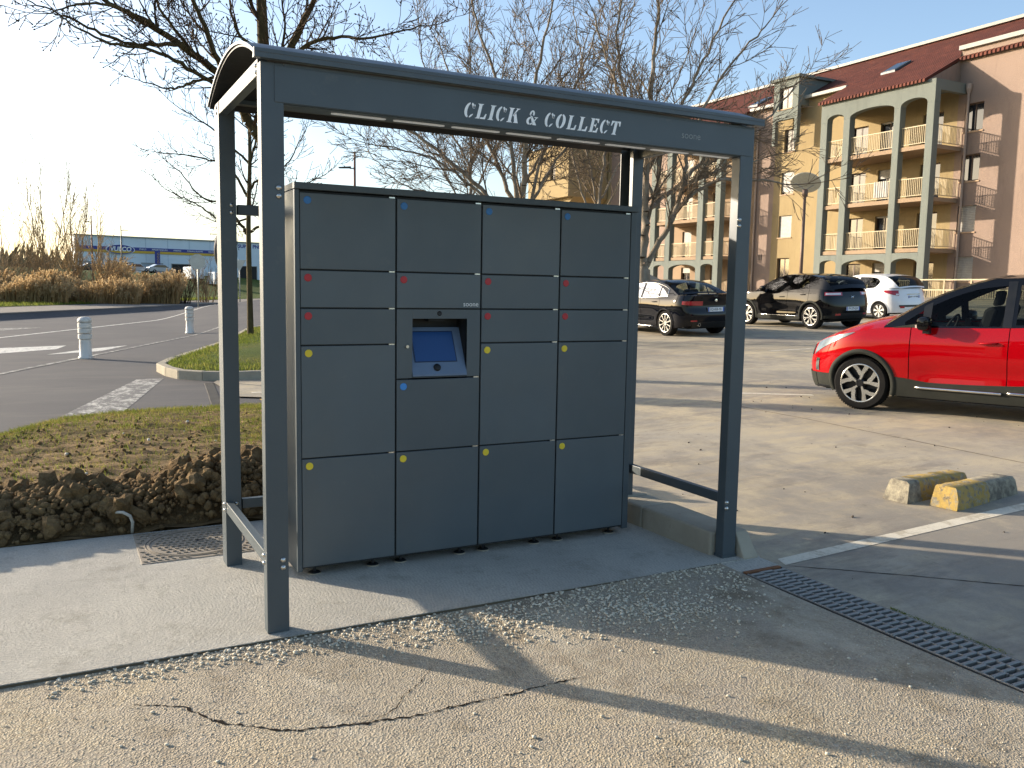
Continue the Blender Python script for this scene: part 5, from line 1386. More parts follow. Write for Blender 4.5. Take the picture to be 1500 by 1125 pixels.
# arched balcony towers
def tower(cols, ztop_, back):
    x0, x1 = 41.0, 41.45
    ya, yb = cols[0][0], cols[-1][1]
    for (a, b) in cols:
        m = MB(); m.box(x0, x1, a, b, ZB, ztop_ - 1.2); A(m, "column", M['frame_g'], bevel=.02)
    # arched heads between columns, top and first floor
    for zz, zt in ((12.38, ztop_), (3.72, 4.02)):
        for (a0, b0), (a1, b1) in zip(cols, cols[1:]):
            L = a1 - b0; rise = min(.32, L * .2) if zz > 10 else min(.35, L * .16)
            pts = [(b0, zz - rise)] + [(b0 + L * (1 - math.cos(t)) / 2, zz - rise + rise * math.sin(t)) for t in lsp(0, math.pi, 16)][1:-1] + [(a1, zz - rise)]
            m = MB()
            if zz > 10: pts = pts + [(a1, zt), (b0, zt)]
            else: pts = pts + [(a1, zt), (b0, zt)]
            n_ = len(pts) - 2
            # strips so that the concave head triangulates cleanly
            for (p, q) in zip(pts[:n_], pts[1:n_]): m.prism([p, q, (q[0], zt), (p[0], zt)], 'x', x0 + .002, x1 - .002)
            A(m, "arch", M['frame_g'], recalc=True)
    for (a, b) in cols:
        m = MB(); m.box(x0, x1, a, b, ztop_ - 1.2, ztop_); A(m, "column_head", M['frame_g'])
    for s, yy in ((0, ya), (1, yb)):
        m = MB(); m.box(x1, XW - .003, yy if s == 0 else yy - .3, yy + .3 if s == 0 else yy, ztop_ - .55, ztop_ - .004); A(m, "side_beam", M['frame_g'])
    m = MB(); m.box(x1, XW - .003, ya + .3, yb - .3, ztop_ - .25, ztop_ - .05); A(m, "ceiling_slab", M['frame_g'])
    for i, z in enumerate(fl_[1:]):
        m = MB(); m.box(x0 + .12, XW - .003, ya + .10, yb - .10, z - .22, z); A(m, "balcony_floor", M['w_cream'])
    for i, z in enumerate(fl_):
        zb, zt = z + .10, z + 1.07
        def rail(p, q):
            m = MB(); L = math.dist(p, q); ux, uy = (q[0] - p[0]) / L, (q[1] - p[1]) / L; n_ = int(L / .115)
            def seg(s0, s1, za, zb_, w):
                a = (p[0] + ux * s0, p[1] + uy * s0); b = (p[0] + ux * s1, p[1] + uy * s1); nx, ny = -uy * w, ux * w
                m.prism([(a[0] - nx, a[1] - ny), (b[0] - nx, b[1] - ny), (b[0] + nx, b[1] + ny), (a[0] + nx, a[1] + ny)], 'z', za, zb_)
            seg(0, L, zt - .045, zt, .025); seg(0, L, zb, zb + .035, .02)
            for k in range(n_): s_ = L * (k + .5) / n_; seg(s_ - .013, s_ + .013, zb + .035, zt - .045, .013)
            A(m, "railing", M['rail'], recalc=True)
        for (a0, b0), (a1, b1) in zip(cols, cols[1:]): rail((x0 + .2, b0), (x0 + .2, a1))
        rail((x1, ya + .15), (XW, ya + .15)); rail((x1, yb - .15), (XW, yb - .15))
T1 = [(27.57, 28.02), (29.68, 30.10), (33.15, 33.62), (34.85, 35.35)]; T2 = [(44.2, 44.75), (46.05, 46.65), (49.8, 50.4), (51.7, 52.3)]
tower(T1, 13.2, 0); tower(T2, 13.2, 0)
# roof slopes
def slope(x): return 13.2 + .5375 * (x - 41)
def roof_piece(y0, y1, x0, x1=49.0, t=.16, parent=None):
    m = MB(); m.prism([(x0, slope(x0)), (x1, slope(x1)), (x1, slope(x1) + t), (x0, slope(x0) + t)], 'y', y0, y1); return A(m, "roof", M['tiles'], parent, recalc=True)
roof_main = roof_piece(8, 76, 43.35)
roof_piece(28.06, 35.5, 40.8, 43.349, parent=roof_main); roof_piece(44.0, 52.5, 40.8, 43.349, parent=roof_main)
m = MB(); m.prism([(49.0, 17.5), (56, 13.4), (56, 13.6), (49.0, 17.72)], 'y', 8, 76); A(m, "roof_back", M['tiles'], roof_main, recalc=True)
m = MB(); m.box(48.7, 49.25, 8, 76, 17.62, 17.80); A(m, "ridge_cap", M['wht'], roof_main)
m = MB(); m.box(43.4, 44.0, 8, 28.1, 15.052, 15.28); A(m, "coping", M['wht'])
for (y0, y1) in ((35.52, 43.98), (52.52, 62.2)):
    m = MB(); m.box(43.15, 43.34, y0, y1, 14.42, 14.62); A(m, "gutter", M['wht'])
m = MB(); m.add([(43.35, 28.055, 14.4), (41.0, 28.055, 13.2), (43.6, 28.055, 13.2), (43.6, 28.055, 15.05)], [(0, 1, 2, 3)]); A(m, "gable_cheek", M['w_pink'])
def skylight(y0, y1, x0, x1):
    m = MB(); zz = lambda x: slope(x) + .163
    m.prism([(x0, zz(x0)), (x1, zz(x1)), (x1, zz(x1) + .12), (x0, zz(x0) + .12)], 'y', y0, y1); f = A(m, "skylight", M['ral'], roof_main, recalc=True)
    m = MB(); a, b = x0 + .1, x1 - .1; m.prism([(a, zz(a) + .122), (b, zz(b) + .122), (b, zz(b) + .135), (a, zz(a) + .135)], 'y', y0 + .1, y1 - .1); A(m, "pane", M['pane'], f, recalc=True)
skylight(32.6, 33.6, 43.9, 45.3); skylight(44.0, 45.0, 43.9, 45.2); skylight(20.5, 21.5, 45.6, 46.8)
# dormer
dw = [(39.4, 40.6, 13.9, 15.3)]
wall(38.9, 41.1, 13.2, 15.75, M['frame_g'], dw, 42.6, .3); window(*dw[0], x=42.6)
for yy in (38.9, 40.85):
    m = MB(); m.box(42.9, 45.6, yy, yy + .25, 14.0, 15.75); A(m, "dormer_cheek", M['frame_g'])
    m = MB(); m.box(42.6, 42.9, yy, yy + .25, 11.6, 13.199); A(m, "dormer_leg", M['frame_g'])
m = MB(); m.box(42.4, 46.2, 38.7, 41.3, 15.752, 15.92); A(m, "dormer_roof", M['frame_g'])
# downpipes
for y in (27.4, 43.4):
    m = MB(); m.tube([(43.5, y, 1.2), (43.5, y, 12.9)], .07, 10); m.lathe([(.07, 12.6), (.16, 12.9), (.16, 13.15), (.07, 13.15)], (43.5, y, 0), 'z', 10); A(m, "downpipe", M['pipe'], recalc=True)
m = MB(); m.box(XW - .03, XW - .001, 42.6, 43.0, 4.0, 4.4); A(m, "vent_grille", M['wframe'])
# laundry on a railing
m = MB(); m.grid(lambda u, v: (41.165 + .02 * math.sin(u * 40), 30.35 + .95 * u, 8.12 - .9 * v), 30, 4); A(m, "laundry", M['shutter'], None)
bpy.data.objects["laundry"].parent = None; lo = bpy.data.objects["laundry"]; lo.location = AO; tag(lo, "white laundry hung over a balcony railing of the apartment block", "laundry")
# low fence in front of the block
fe = empty("garden_fence", (40, 22, hh(40, 22)), 0, "pale metal garden fence in front of the pink wall", "fence")
for k in range(11):
    m = MB(); m.box(-.03, .03, -10 + k * 1.5, -9.94 + k * 1.5, -.1, 1.05); m.build("fence_post", M['rail'], fe)
for z in (.45, .98):
    m = MB(); m.box(-.02, .02, -10, 5, z, z + .06); m.build("fence_rail", M['rail'], fe)
for k in range(120):
    m = MB(); m.box(-.008, .008, -9.9 + k * .125, -9.875 + k * .125, .06, .45) if k == 0 else None
    if k == 0: fbm_ = m.mesh("fence_bar", M['rail'])
    o = bpy.data.objects.new("fence_bar", fbm_); COL.objects.link(o); o.parent = fe; o.location = (0, k * .125, 0)

# ================================================================ tyre centre (far blue warehouse)
M['clad_blue'] = H("pale_blue_cladding", "ccd6dc", .5, var=.05, vscale=.3); M['s_blue'] = H("dark_blue_sign", "2c3580", .5); M['s_yellow'] = H("yellow_sign_band", "c9a02c", .5); M['s_white'] = H("white_sign_letters", "e8e8e2", .5); M['bay'] = H("dark_bay", "2b2927", .9); M['shutter_g'] = H("grey_bay_shutter", "9aa3aa", .6)
VL = (14.23, 170.4, 0)
vu = empty("tyre_warehouse", VL, R(10), "long pale blue warehouse with a tyre centre sign band beyond the reeds", "building")
def V(m, name, mat, parent=None, **k): return m.build(name, mat, parent or vu, **k)
m = MB(); m.box(-12, 34, .1, 3, 1.5, 9.9); V(m, "wall", M['clad_blue'])
M['seam'] = H("cladding_seam", "7f96a8", .6)
for k in range(12):
    m = MB(); m.box(-11.9 + k * 3.95, -11.87 + k * 3.95, .06, .1, 2, 9.9); V(m, "cladding_seam", M['seam'])
m = MB(); m.box(-12.2, 34.2, -.15, 3.1, 9.9, 10.12); V(m, "roof", M['wht'])
m = MB(); m.box(-11.8, 15, -.05, .1, 7.55, 8.15); V(m, "sign_band", M['s_blue'])
m = MB(); m.box(-11.8, 15, -.04, .1, 7.1, 7.549); V(m, "sign_stripe", M['s_yellow'])
m = MB(); m.lathe([(.001, -.28), (2.46, -.28), (2.52, 0)], (0, 0, 0), 'y', 40); ov = V(m, "sign_oval", M['s_white'], recalc=True); ov.location = (-4.5, 0, 7.65); ov.scale = (1, 1, .36)
m = MB(); m.lathe([(.001, -.30), (2.34, -.30), (2.36, -.2)], (0, 0, 0), 'y', 40); ov2 = V(m, "sign_oval_face", M['s_blue'], ov, recalc=True)
m = MB(); pts = [(2.2 * math.cos(a), .85 * 2.2 * math.sin(a)) for a in lsp(R(200), R(340), 16)]; m.prism(pts, 'y', -.31, -.305); V(m, "sign_oval_band", M['s_yellow'], ov, recalc=True)
def vt(txt, x, z, size, mat, y=-.06, parent=None, sx=1., bold=.0, shear=0.):
    t = text_mesh("sign_text", txt, size, mat, parent or vu, extrude=.01, sx=sx, bold=bold, shear=shear); t.rotation_euler = (R(90), 0, 0); t.location = (x, y, z); return t
vt("VULCO", -4.5, 7.72, 1.12, M['s_white'], -.34, sx=.98, bold=.03, shear=.12)
for tx, xa_, xb_ in (("PNEUS", -1.2, 0), ("AMORTISSEURS", .96, 3.78), ("FREINS", 4.9, 6.28), ("PARALLELISME", 7.42, 10.38), ("VIDANGE", 11.4, 13.2)):
    t = vt(tx, (xa_ + xb_) / 2, 7.84, .42, M['s_white'], shear=.1); t.scale.x = (xb_ - xa_) / max(.1, t.dimensions.x)
vt("SUPER PNEUS", 20.2, 9.2, .95, M['s_blue'], .085, bold=.03)
for xa_, xb_, mt in ((-5.85, -2.34, 'bay'), (-.79, 2.85, 'shutter_g'), (4.59, 8.14, 'bay'), (-11, -8, 'shutter_g'), (17.5, 21, 'bay'), (22.5, 26, 'bay')):
    m = MB(); m.box(xa_, xb_, .04, .12, 2.6, 5.3); d = V(m, "bay_door", M[mt])
    m = MB(); m.box(xa_ - .12, xa_, .0, .1, 2.6, 5.42); m.box(xb_, xb_ + .12, .0, .1, 2.6, 5.42); m.box(xa_ - .12, xb_ + .12, .0, .1, 5.3, 5.42); V(m, "door_frame", M['wht'], d)
ba = empty("sign_totem", (16.0, 168.9, 2.6), R(10), "tall dark blue sign totem with yellow vertical letters before the warehouse", "sign")
m = MB(); m.box(-.45, .45, -.08, .08, 0, 4.9); m.build("panel", M['s_blue'], ba)
for k, chh in enumerate("GOODYEAR"):
    t = text_mesh("sign_text", chh, .55, M['s_yellow'], ba, extrude=.01); t.rotation_euler = (R(90), 0, 0); t.location = (.12, -.095, 4.45 - k * .52)
# vehicles parked in front of the warehouse (far, seen over the reeds)
M['p_silver'] = carpaint("silver_far_paint", "9aa0a6", .3, 1., .4); M['p_dark'] = carpaint("dark_far_paint", "26282c", .3)
def atg(u, D):
    q = Vector((-0.8095, -3.9003, 1.6)) + (fw + rt * ((u - 750) / 1263.06)) * D; return (q.x, q.y)
def far_car(u_loc, rz, label, paint, van=False):
    x, y = u_loc; e = empty("distant_car" if not van else "distant_van", (x, y, hh(x, y)), rz, label, "car" if not van else "van", "vehicles parked before the warehouse")
    if van: prof = [(-2.4, .3), (2.4, .3), (2.4, .95), (2.15, 1.1), (1.6, 1.95), (1.3, 2.05), (-2.35, 2.05), (-2.4, 1.9)]; gl_ = [(1.4, 1.15), (2.0, 1.15), (1.55, 1.85), (1.4, 1.85)]; hw = .95
    else: prof = [(-2.1, .3), (2.1, .3), (2.15, .7), (1.1, .95), (.45, 1.42), (-.9, 1.46), (-1.75, 1.05), (-2.1, .98)]; gl_ = [(-1.5, 1.0), (.95, .97), (.40, 1.36), (-.85, 1.39)]; hw = .86
    m = MB(); m.prism(prof, 'y', -hw, hw); m.build("body", paint, e, bevel=.08, recalc=True)
    for s in (-1, 1):
        m = MB(); m.prism(gl_, 'y', s * (hw + .002), s * (hw + .012)); m.build("side_window", M['pane'], e, recalc=True)
        for xx in (-1.3, 1.3):
            m = MB(); m.lathe([(.001, s * .9 * hw), (.2, s * (hw + .02)), (.32, s * (hw + .01)), (.32, s * (hw - .2))], (xx, 0, .32), 'y', 20); m.build("wheel", M['tyre'], e, recalc=True)
far_car(atg(205, 140), R(8), "silver grey car half hidden by reeds before the warehouse", M['p_silver'])
far_car(atg(142, 142), R(20), "dark car half hidden by bare shrubs before the warehouse", M['p_dark'])
far_car(atg(286, 130), R(100), "white van with dark windscreen parked before the open bay", M['p_white'], True)
far_car(atg(321, 128), R(95), "white van standing near the right end of the sign band", M['p_white'], True)
far_car(atg(240, 142), R(15), "light grey car behind the reed plumes beside the totem", M['p_silver'])
# ================================================================ trees
def m_bark(name, a, b, c_, sc=9.):
    s = NT(name)
    c = s.ramp(s.noise(sc, 6, .7, stretch=(1, 1, .35)), [(.3, hexc(a)), (.55, hexc(b)), (.8, hexc(c_))])
    s.set(col=c, rough=.92, spec=.15); s.bump(s.noise(sc * 4, 5, .7, stretch=(1, 1, .3)), .8, .02); return s.m
M['bark1'] = m_bark("dark_mossy_bark", "3a3426", "54492f", "6d6140"); M['twig1'] = m_bark("brown_twig", "3b3025", "4a3c2c", "5c4a36", 3)
M['bark2'] = m_bark("grey_plane_bark", "6a6053", "8b8070", "aca293", 4); M['twig2'] = m_bark("grey_brown_twig", "5d5245", "756858", "8e8170", 2)
M['twigpale'] = m_bark("pale_straw_twig", "8f7a58", "ab936b", "c4ab82", 1); M['bud'] = m_bark("dark_bud", "352a20", "453627", "57452f", 20)
class Tree:
    def __init__(s, seed): s.r = random.Random(seed); s.S = []; s.tips = []
    def seg(s, a, b, ra, rb, lv): s.S.append((a[0], a[1], a[2], b[0], b[1], b[2], ra, rb, lv))
    def path(s, pts, r0, r1, lv, wob=.0):
        """smooth limb through given points; returns list of (point, dir, radius)"""
        pts = [Vector(p) for p in pts]; out = []; N = 7
        for i in range(len(pts) - 1):
            p0, p1, p2, p3 = pts[max(i - 1, 0)], pts[i], pts[i + 1], pts[min(i + 2, len(pts) - 1)]
            for k in range(N):
                t = k / N; q = .5 * ((2 * p1) + (-p0 + p2) * t + (2 * p0 - 5 * p1 + 4 * p2 - p3) * t * t + (-p0 + 3 * p1 - 3 * p2 + p3) * t ** 3)
                if wob and (i or k): q = q + Vector((s.r.gauss(0, wob), s.r.gauss(0, wob), s.r.gauss(0, wob)))
                out.append(q)
        out.append(pts[-1]); n = len(out); res = []
        for i in range(n):
            ra = r0 + (r1 - r0) * (i / (n - 1)) ** .85
            d = (out[min(i + 1, n - 1)] - out[max(i - 1, 0)]).normalized(); res.append((out[i], d, ra))
        for i in range(n - 1): s.seg(res[i][0], res[i + 1][0], res[i][2], res[i + 1][2], lv)
        return res
    def grow(s, p, d, L, r, lv, P):
        """one branch with children"""
        n = max(3, int(L / P['step'][min(lv, len(P['step']) - 1)])); st = L / n; p = Vector(p); d = Vector(d).normalized()
        trop = P['trop'][min(lv, len(P['trop']) - 1)]; wob = P['wob']; rmin = P['rmin']
        pts = [(p.copy(), d.copy(), r)]
        for i in range(n):
            d = (d + Vector((s.r.gauss(0, wob), s.r.gauss(0, wob), s.r.gauss(0, wob) + trop * st * 2.0))).normalized()
            q = p + d * st; r2 = max(rmin, r * (1 - .80 * (i + 1) / n)); s.seg(p, q, pts[-1][2], r2, lv); p = q; pts.append((p.copy(), d.copy(), r2))
        if lv >= P['max']: s.tips.append((p.copy(), d.copy())); return
        k = P['kids'][min(lv, len(P['kids']) - 1)]; kn = int(k * L) + (1 if s.r.random() < (k * L) % 1 else 0)
        for j in range(max(1, kn)):
            t = P['start'] + (1 - P['start']) * (j + s.r.random()) / max(1, kn); i = min(n - 1, int(t * n)); b, bd, br = pts[i]
            ax = bd.orthogonal().normalized(); ax.rotate(Matrix.Rotation(s.r.uniform(0, 2 * math.pi), 3, bd)); a = R(s.r.uniform(*P['ang'])); nd = (bd * math.cos(a) + ax * math.sin(a)).normalized()
            nl = L * P['ratio'] * s.r.uniform(.6, 1.15) * (1.15 - .55 * t)
            if nl > P['lmin']: s.grow(b, nd, nl, max(rmin, br * P['rr']), lv + 1, P)
        s.tips.append((p.copy(), d.copy()))
    def clothe(s, res, L, P, lv=1, start=.25, dens=1.2, bias=None):
        """grow side branches along a hand-placed limb"""
        n = len(res); tot = sum((res[i + 1][0] - res[i][0]).length for i in range(n - 1)); k = max(2, int(tot * dens))
        for j in range(k):
            t = start + (1 - start) * (j + s.r.random()) / k; i = min(n - 1, int(t * (n - 1))); b, bd, br = res[i]
            ax = bd.orthogonal().normalized(); ax.rotate(Matrix.Rotation(s.r.uniform(0, 2 * math.pi), 3, bd)); a = R(s.r.uniform(*P['ang'])); nd = bd * math.cos(a) + ax * math.sin(a)
            if bias: nd = nd + Vector(bias)
            s.grow(b, nd.normalized(), L * s.r.uniform(.5, 1.1) * (1.2 - .6 * t), max(P['rmin'], br * .5), lv, P)
        s.grow(res[-1][0], res[-1][1], L * .8, res[-1][2], lv, P)
    def build(s, parent, org, bark, twig, bud=None, budr=.012, split=1, tn='crown'):
        A_ = np.array(s.S); o = np.array(org)
        def frusta(B, k):
            p0, p1 = B[:, 0:3] - o, B[:, 3:6] - o; d = p1 - p0; ln = np.linalg.norm(d, axis=1); ok = ln > 1e-6; p0, p1, d, B2 = p0[ok], p1[ok], d[ok] / ln[ok][:, None], B[ok]
            ref = np.where(np.abs(d[:, 2:3]) < .9, np.array([[0, 0, 1.]]), np.array([[1., 0, 0]])); u = np.cross(d, ref); u /= np.linalg.norm(u, axis=1)[:, None]; w = np.cross(d, u)
            an = 2 * np.pi * np.arange(k) / k; off = u[:, None, :] * np.cos(an)[None, :, None] + w[:, None, :] * np.sin(an)[None, :, None]
            V0 = p0[:, None, :] + off * B2[:, 6][:, None, None]; V1 = p1[:, None, :] + off * B2[:, 7][:, None, None]
            Vv = np.concatenate([V0, V1], 1).reshape(-1, 3); base = (np.arange(len(p0)) * 2 * k)[:, None, None]; kk = np.arange(k)
            F = np.stack([kk, (kk + 1) % k, k + (kk + 1) % k, k + kk], -1)[None] + base
            return Vv, F.reshape(-1, 4)
        big = A_[A_[:, 8] <= split]; sml = A_[A_[:, 8] > split]
        Vv, F = frusta(big, 8); np_mesh("trunk", Vv, F, bark, parent, True)
        if len(sml):
            Vv, F = frusta(sml, 3)
            np_mesh(tn, Vv, F, twig, parent, False)
        if bud is not None and s.tips:
            rngb = np.random.default_rng(1); P = np.array([t[0] for t in s.tips]) - o; D = np.array([t[1] for t in s.tips]); n = len(P)
            base = np.array([(1, 0, 0), (-.5, .87, 0), (-.5, -.87, 0), (0, 0, 1.9), (0, 0, -1.0)]); f = np.array([(0, 1, 3), (1, 2, 3), (2, 0, 3), (1, 0, 4), (2, 1, 4), (0, 2, 4)])
            ref = np.array([[.3, .5, .8]]); u = np.cross(D, ref); u /= np.linalg.norm(u, axis=1)[:, None]; w = np.cross(D, u); Mx = np.stack([u, w, D], -1) * (budr * rngb.uniform(.6, 1.3, n))[:, None, None]
            tag(scatter_mesh("buds", base, f, Mx, P, bud, parent), kind='stuff')
CAM = Vector((-0.8095, -3.9003, 1.6))
def at(u, v, dist):
    """world point seen at photo pixel (u,v) at a forward distance; used only to lay limbs out in space"""
    return CAM + (fw + rt * ((u - 750) / 1263.06) - up * ((v - 562.5) / 1263.06)) * dist
def tree_empty(name, base, label, group=None): return empty(name, base, 0, label, "tree", group)

# near tree on the island: limbs reach over the shelter towards the camera side
P1 = dict(step=[.3, .22, .14, .10], trop=[.0, .10, .28, .45], wob=.13, rmin=.0062, max=4, kids=[1.5, 2.6, 6.5, 8.0], start=.12, ang=(28, 68), ratio=.58, rr=.58, lmin=.10)
t = Tree(21); b = at(403, 548, 16.0); b.z = hh(b.x, b.y) + .08
t.path([b, at(400, 420, 16), at(396, 260, 16), at(392, 180, 16)], .20, .15, 0)
tr = t.path([at(392, 180, 16), at(386, 70, 16), at(380, -60, 15.8), at(372, -230, 15.6)], .15, .05, 0)
L1 = t.path([at(394, 215, 16), at(368, 185, 15.8), at(330, 118, 15.4), at(245, 52, 14.8), at(160, 5, 14.3), at(60, -60, 13.8)], .115, .022, 1, .01)
L2 = t.path([at(330, 118, 15.4), at(300, 40, 15), at(262, -40, 14.8), at(200, -140, 14.5)], .06, .018, 1, .01)
L3 = t.path([at(390, 150, 16), at(418, 85, 16.2), at(455, 10, 16.2), at(500, -90, 16.0)], .10, .03, 1, .01)
L4 = t.path([at(420, 85, 16.2), at(470, 58, 16.3), at(545, 55, 16.2), at(620, 38, 16)], .05, .012, 1, .012)
L5 = t.path([at(345, 135, 15.5), at(300, 115, 15), at(235, 78, 14.4), at(150, 60, 13.9), at(90, 25, 13.6)], .05, .012, 1, .012)
L9 = t.path([at(245, 52, 14.8), at(195, 20, 14.3), at(130, 5, 13.9), at(70, 20, 13.6)], .04, .010, 1, .012)
L10 = t.path([at(300, 95, 15.2), at(240, 20, 14.9), at(215, -40, 14.6)], .04, .012, 1, .012)
L6 = t.path([at(325, 112, 15.3), at(290, 118, 15.0), at(250, 130, 14.6), at(205, 118, 14.4)], .032, .008, 1, .012)
L7 = t.path([at(262, 65, 14.9), at(180, 62, 14.4), at(110, 30, 14.1), at(40, 0, 13.8)], .04, .010, 1, .012)
L8 = t.path([at(386, 75, 16), at(350, 50, 15.8), at(335, 0, 15.7), at(310, -80, 15.5)], .04, .012, 1, .01)
for q, ln, dn in ((tr, 1.7, .9), (L1, 1.5, 2.3), (L2, 1.6, 2.2), (L3, 1.7, 1.9), (L4, 1.2, 3.0), (L5, 1.0, 3.2), (L6, .75, 3.6), (L7, .95, 3.2), (L8, 1.2, 2.2), (L9, .95, 3.2), (L10, 1.2, 2.8)): t.clothe(q, ln, P1, 2, .12, dn)
e = tree_empty("budding_tree", b, "dark budding tree whose mossy limbs spread over the shelter's left end")
t.build(e, b, M['bark1'], M['twig1'], M['bud'], .016, 1)
# thin street tree
P2 = dict(P1, rmin=.007, step=[.35, .3, .2], trop=[.1, .22, .4], kids=[1.2, 1.9, 4.0, 5.0], max=4, ang=(25, 55), lmin=.14)
t = Tree(5); b = Vector((4.09, 21.49, hh(4.09, 21.49) + .10))
a = t.path([b, at(366, 440, 24.7), at(364, 330, 24.7), at(366, 230, 24.7), at(364, 150, 24.7)], .10, .04, 0)
for pts, r0 in (([(364, 345), (345, 318), (325, 300), (290, 285), (262, 250)], .05), ([(366, 340), (395, 320), (425, 285), (462, 262)], .045), ([(364, 290), (340, 250), (300, 232), (250, 225)], .045), ([(365, 280), (390, 250), (420, 240), (440, 205)], .04), ([(365, 240), (335, 210), (300, 180), (265, 160)], .04), ([(366, 240), (380, 190), (400, 170), (430, 120)], .035), ([(364, 320), (330, 325), (290, 300), (258, 285)], .03)):
    q = t.path([at(u, v, 24.7 + (i - 1) * .25 * (1 if u > 366 else -1)) for i, (u, v) in enumerate(pts)], r0, .014, 1, .015); t.clothe(q, 1.3, P2, 2, .15, 3.2)
t.clothe(a, 1.6, P2, 2, .55, 1.6)
e = tree_empty("street_tree", b, "thin young street tree with one slender trunk on the grass island"); t.build(e, b, M['bark1'], M['twig1'], M['bud'], .014, 1)
# large bare trees behind the lockers
P3 = dict(step=[.6, .45, .32, .24], trop=[.05, .08, .10, .06], wob=.10, rmin=.0085, max=5, kids=[.7, 1.2, 3.2, 4.0, 4.0], start=.12, ang=(18, 50), ratio=.56, rr=.5, lmin=.26)
def big_tree(seed, D, base_u, base_v, limbs, label, r0=.28, dens=1.1, ln=3.2, P=P3):
    t = Tree(seed); b = at(base_u, base_v, D); b.z = hh(b.x, b.y) - .05
    f0 = limbs[0][0]; allp = t.path([b, at((base_u + f0[0]) / 2, (base_v + f0[1]) / 2, D), at(*f0, D)], r0, r0 * .8, 0)
    for i, pts in enumerate(limbs):
        sp_ = (t.r.uniform(-1, 1)) * D * .022
        wp = [at(u, v, D + sp_ * k) for k, (u, v) in enumerate(pts)]; wp[0] = min((a_[0] for a_ in allp), key=lambda a_: (a_ - wp[0]).length)
        q = t.path(wp, r0 * (.60 if i == 0 else .40 if len(pts) > 4 else .30), .022, 1, .03); allp = allp + q; t.clothe(q, ln, P, 2, .18, dens)
    e = tree_empty("bare_tree", b, label, "bare trees behind the lockers"); t.build(e, b, M['bark2'], M['twig2'], None, .02, 1)
big_tree(31, 30, 765, 470, [[(762, 345), (768, 270), (772, 190), (790, 90), (815, -20)], [(760, 340), (740, 270), (712, 205), (670, 140), (640, 60)], [(758, 335), (700, 280), (640, 235), (570, 215)], [(764, 330), (800, 260), (840, 205), (900, 150)], [(762, 320), (750, 230), (735, 140), (700, 40), (680, -40)], [(766, 310), (800, 210), (850, 110), (880, 20)], [(756, 345), (690, 265), (620, 205), (560, 165), (520, 120)], [(768, 290), (785, 240), (830, 170), (858, 60)]],
         "bare multi limbed tree rising behind the middle of the lockers", .24, 1.7)
big_tree(32, 27, 940, 478, [[(943, 395), (944, 330), (948, 250), (952, 150), (962, 40), (965, -40)], [(946, 395), (978, 335), (1000, 270), (1012, 200), (1060, 110), (1120, 40)], [(945, 320), (975, 285), (1020, 262), (1070, 245), (1110, 235)], [(946, 290), (930, 210), (900, 120), (870, 20)], [(948, 250), (990, 170), (1030, 90), (1080, -10)], [(985, 315), (1030, 275), (1090, 262), (1150, 270)], [(1000, 270), (1060, 205), (1120, 175), (1170, 120)], [(950, 200), (920, 150), (905, 60), (915, -30)]],
         "bare pale barked tree forking low beside the apartment block", .25, 1.8, 2.9)
big_tree(33, 44, 690, 455, [[(690, 350), (690, 270), (690, 180), (688, 80), (686, -30)], [(690, 330), (660, 270), (620, 200), (590, 120)], [(690, 300), (720, 230), (750, 170), (760, 90)], [(690, 250), (650, 170), (620, 90), (610, 0)], [(690, 240), (725, 160), (745, 60)], [(690, 320), (640, 285), (590, 270), (545, 230)]],
         "tall straight bare tree standing furthest back behind the lockers", .2, 1.2, 3.6, dict(P3, rmin=.012, max=4))
big_tree(34, 38, 870, 465, [[(872, 360), (880, 280), (890, 190), (900, 100), (930, 0)], [(872, 345), (850, 270), (830, 190), (820, 90)], [(874, 330), (910, 260), (940, 200), (1000, 140)], [(874, 310), (860, 220), (855, 120), (840, 10)], [(878, 300), (920, 220), (985, 130), (1020, 40)]],
         "slim bare tree half hidden between the two larger bare trees", .17, 1.2, 3.0, dict(P3, rmin=.011, max=4))
# poplars and scrub beyond the road
P4 = dict(step=[.7, .5, .4], trop=[.12, .16, .14], wob=.07, rmin=.011, max=3, kids=[.9, 1.8, 2.8], start=.1, ang=(14, 36), ratio=.52, rr=.5, lmin=.35)
def poplar(seed, u, D, vtop, label, stems, spread):
    t = Tree(seed); b = at(u, 430, D); b.z = hh(b.x, b.y) - .05; H0 = at(u, vtop, D).z - b.z
    for k in range(stems):
        a = t.r.uniform(0, 6.28); sp_ = spread * (0 if k == 0 else t.r.uniform(.4, 1)); h_ = H0 * (1 if k == 0 else t.r.uniform(.55, .95)); dx, dy = math.cos(a) * sp_, math.sin(a) * sp_
        q = t.path([b, b + Vector((dx * .3, dy * .3, h_ * .3)), b + Vector((dx * .7, dy * .7, h_ * .65)), b + Vector((dx, dy, h_))], .085 if k == 0 else .05, .013, 1, .04); t.clothe(q, H0 * .27, P4, 2, .1, 2.0)
    e = tree_empty("young_poplar", b, label, "bare trees beyond the road"); t.build(e, b, M['twigpale'], M['twigpale'], None, .02, 1)
poplar(41, 66, 62, 238, "tallest pale bare poplar rising from the reeds beyond the road", 7, 2.6)
poplar(42, 108, 66, 268, "pale bare poplar clump left of the warehouse sign oval", 8, 1.9)
poplar(43, 146, 68, 300, "shortest pale bare tree in front of the warehouse's left end", 6, 1.6)
poplar(44, 6, 60, 325, "bushy bare tree at the far end of the reed bed", 9, 2.6)
poplar(45, -40, 64, 290, "bare tree past the end of the reed bed", 7, 2.6)
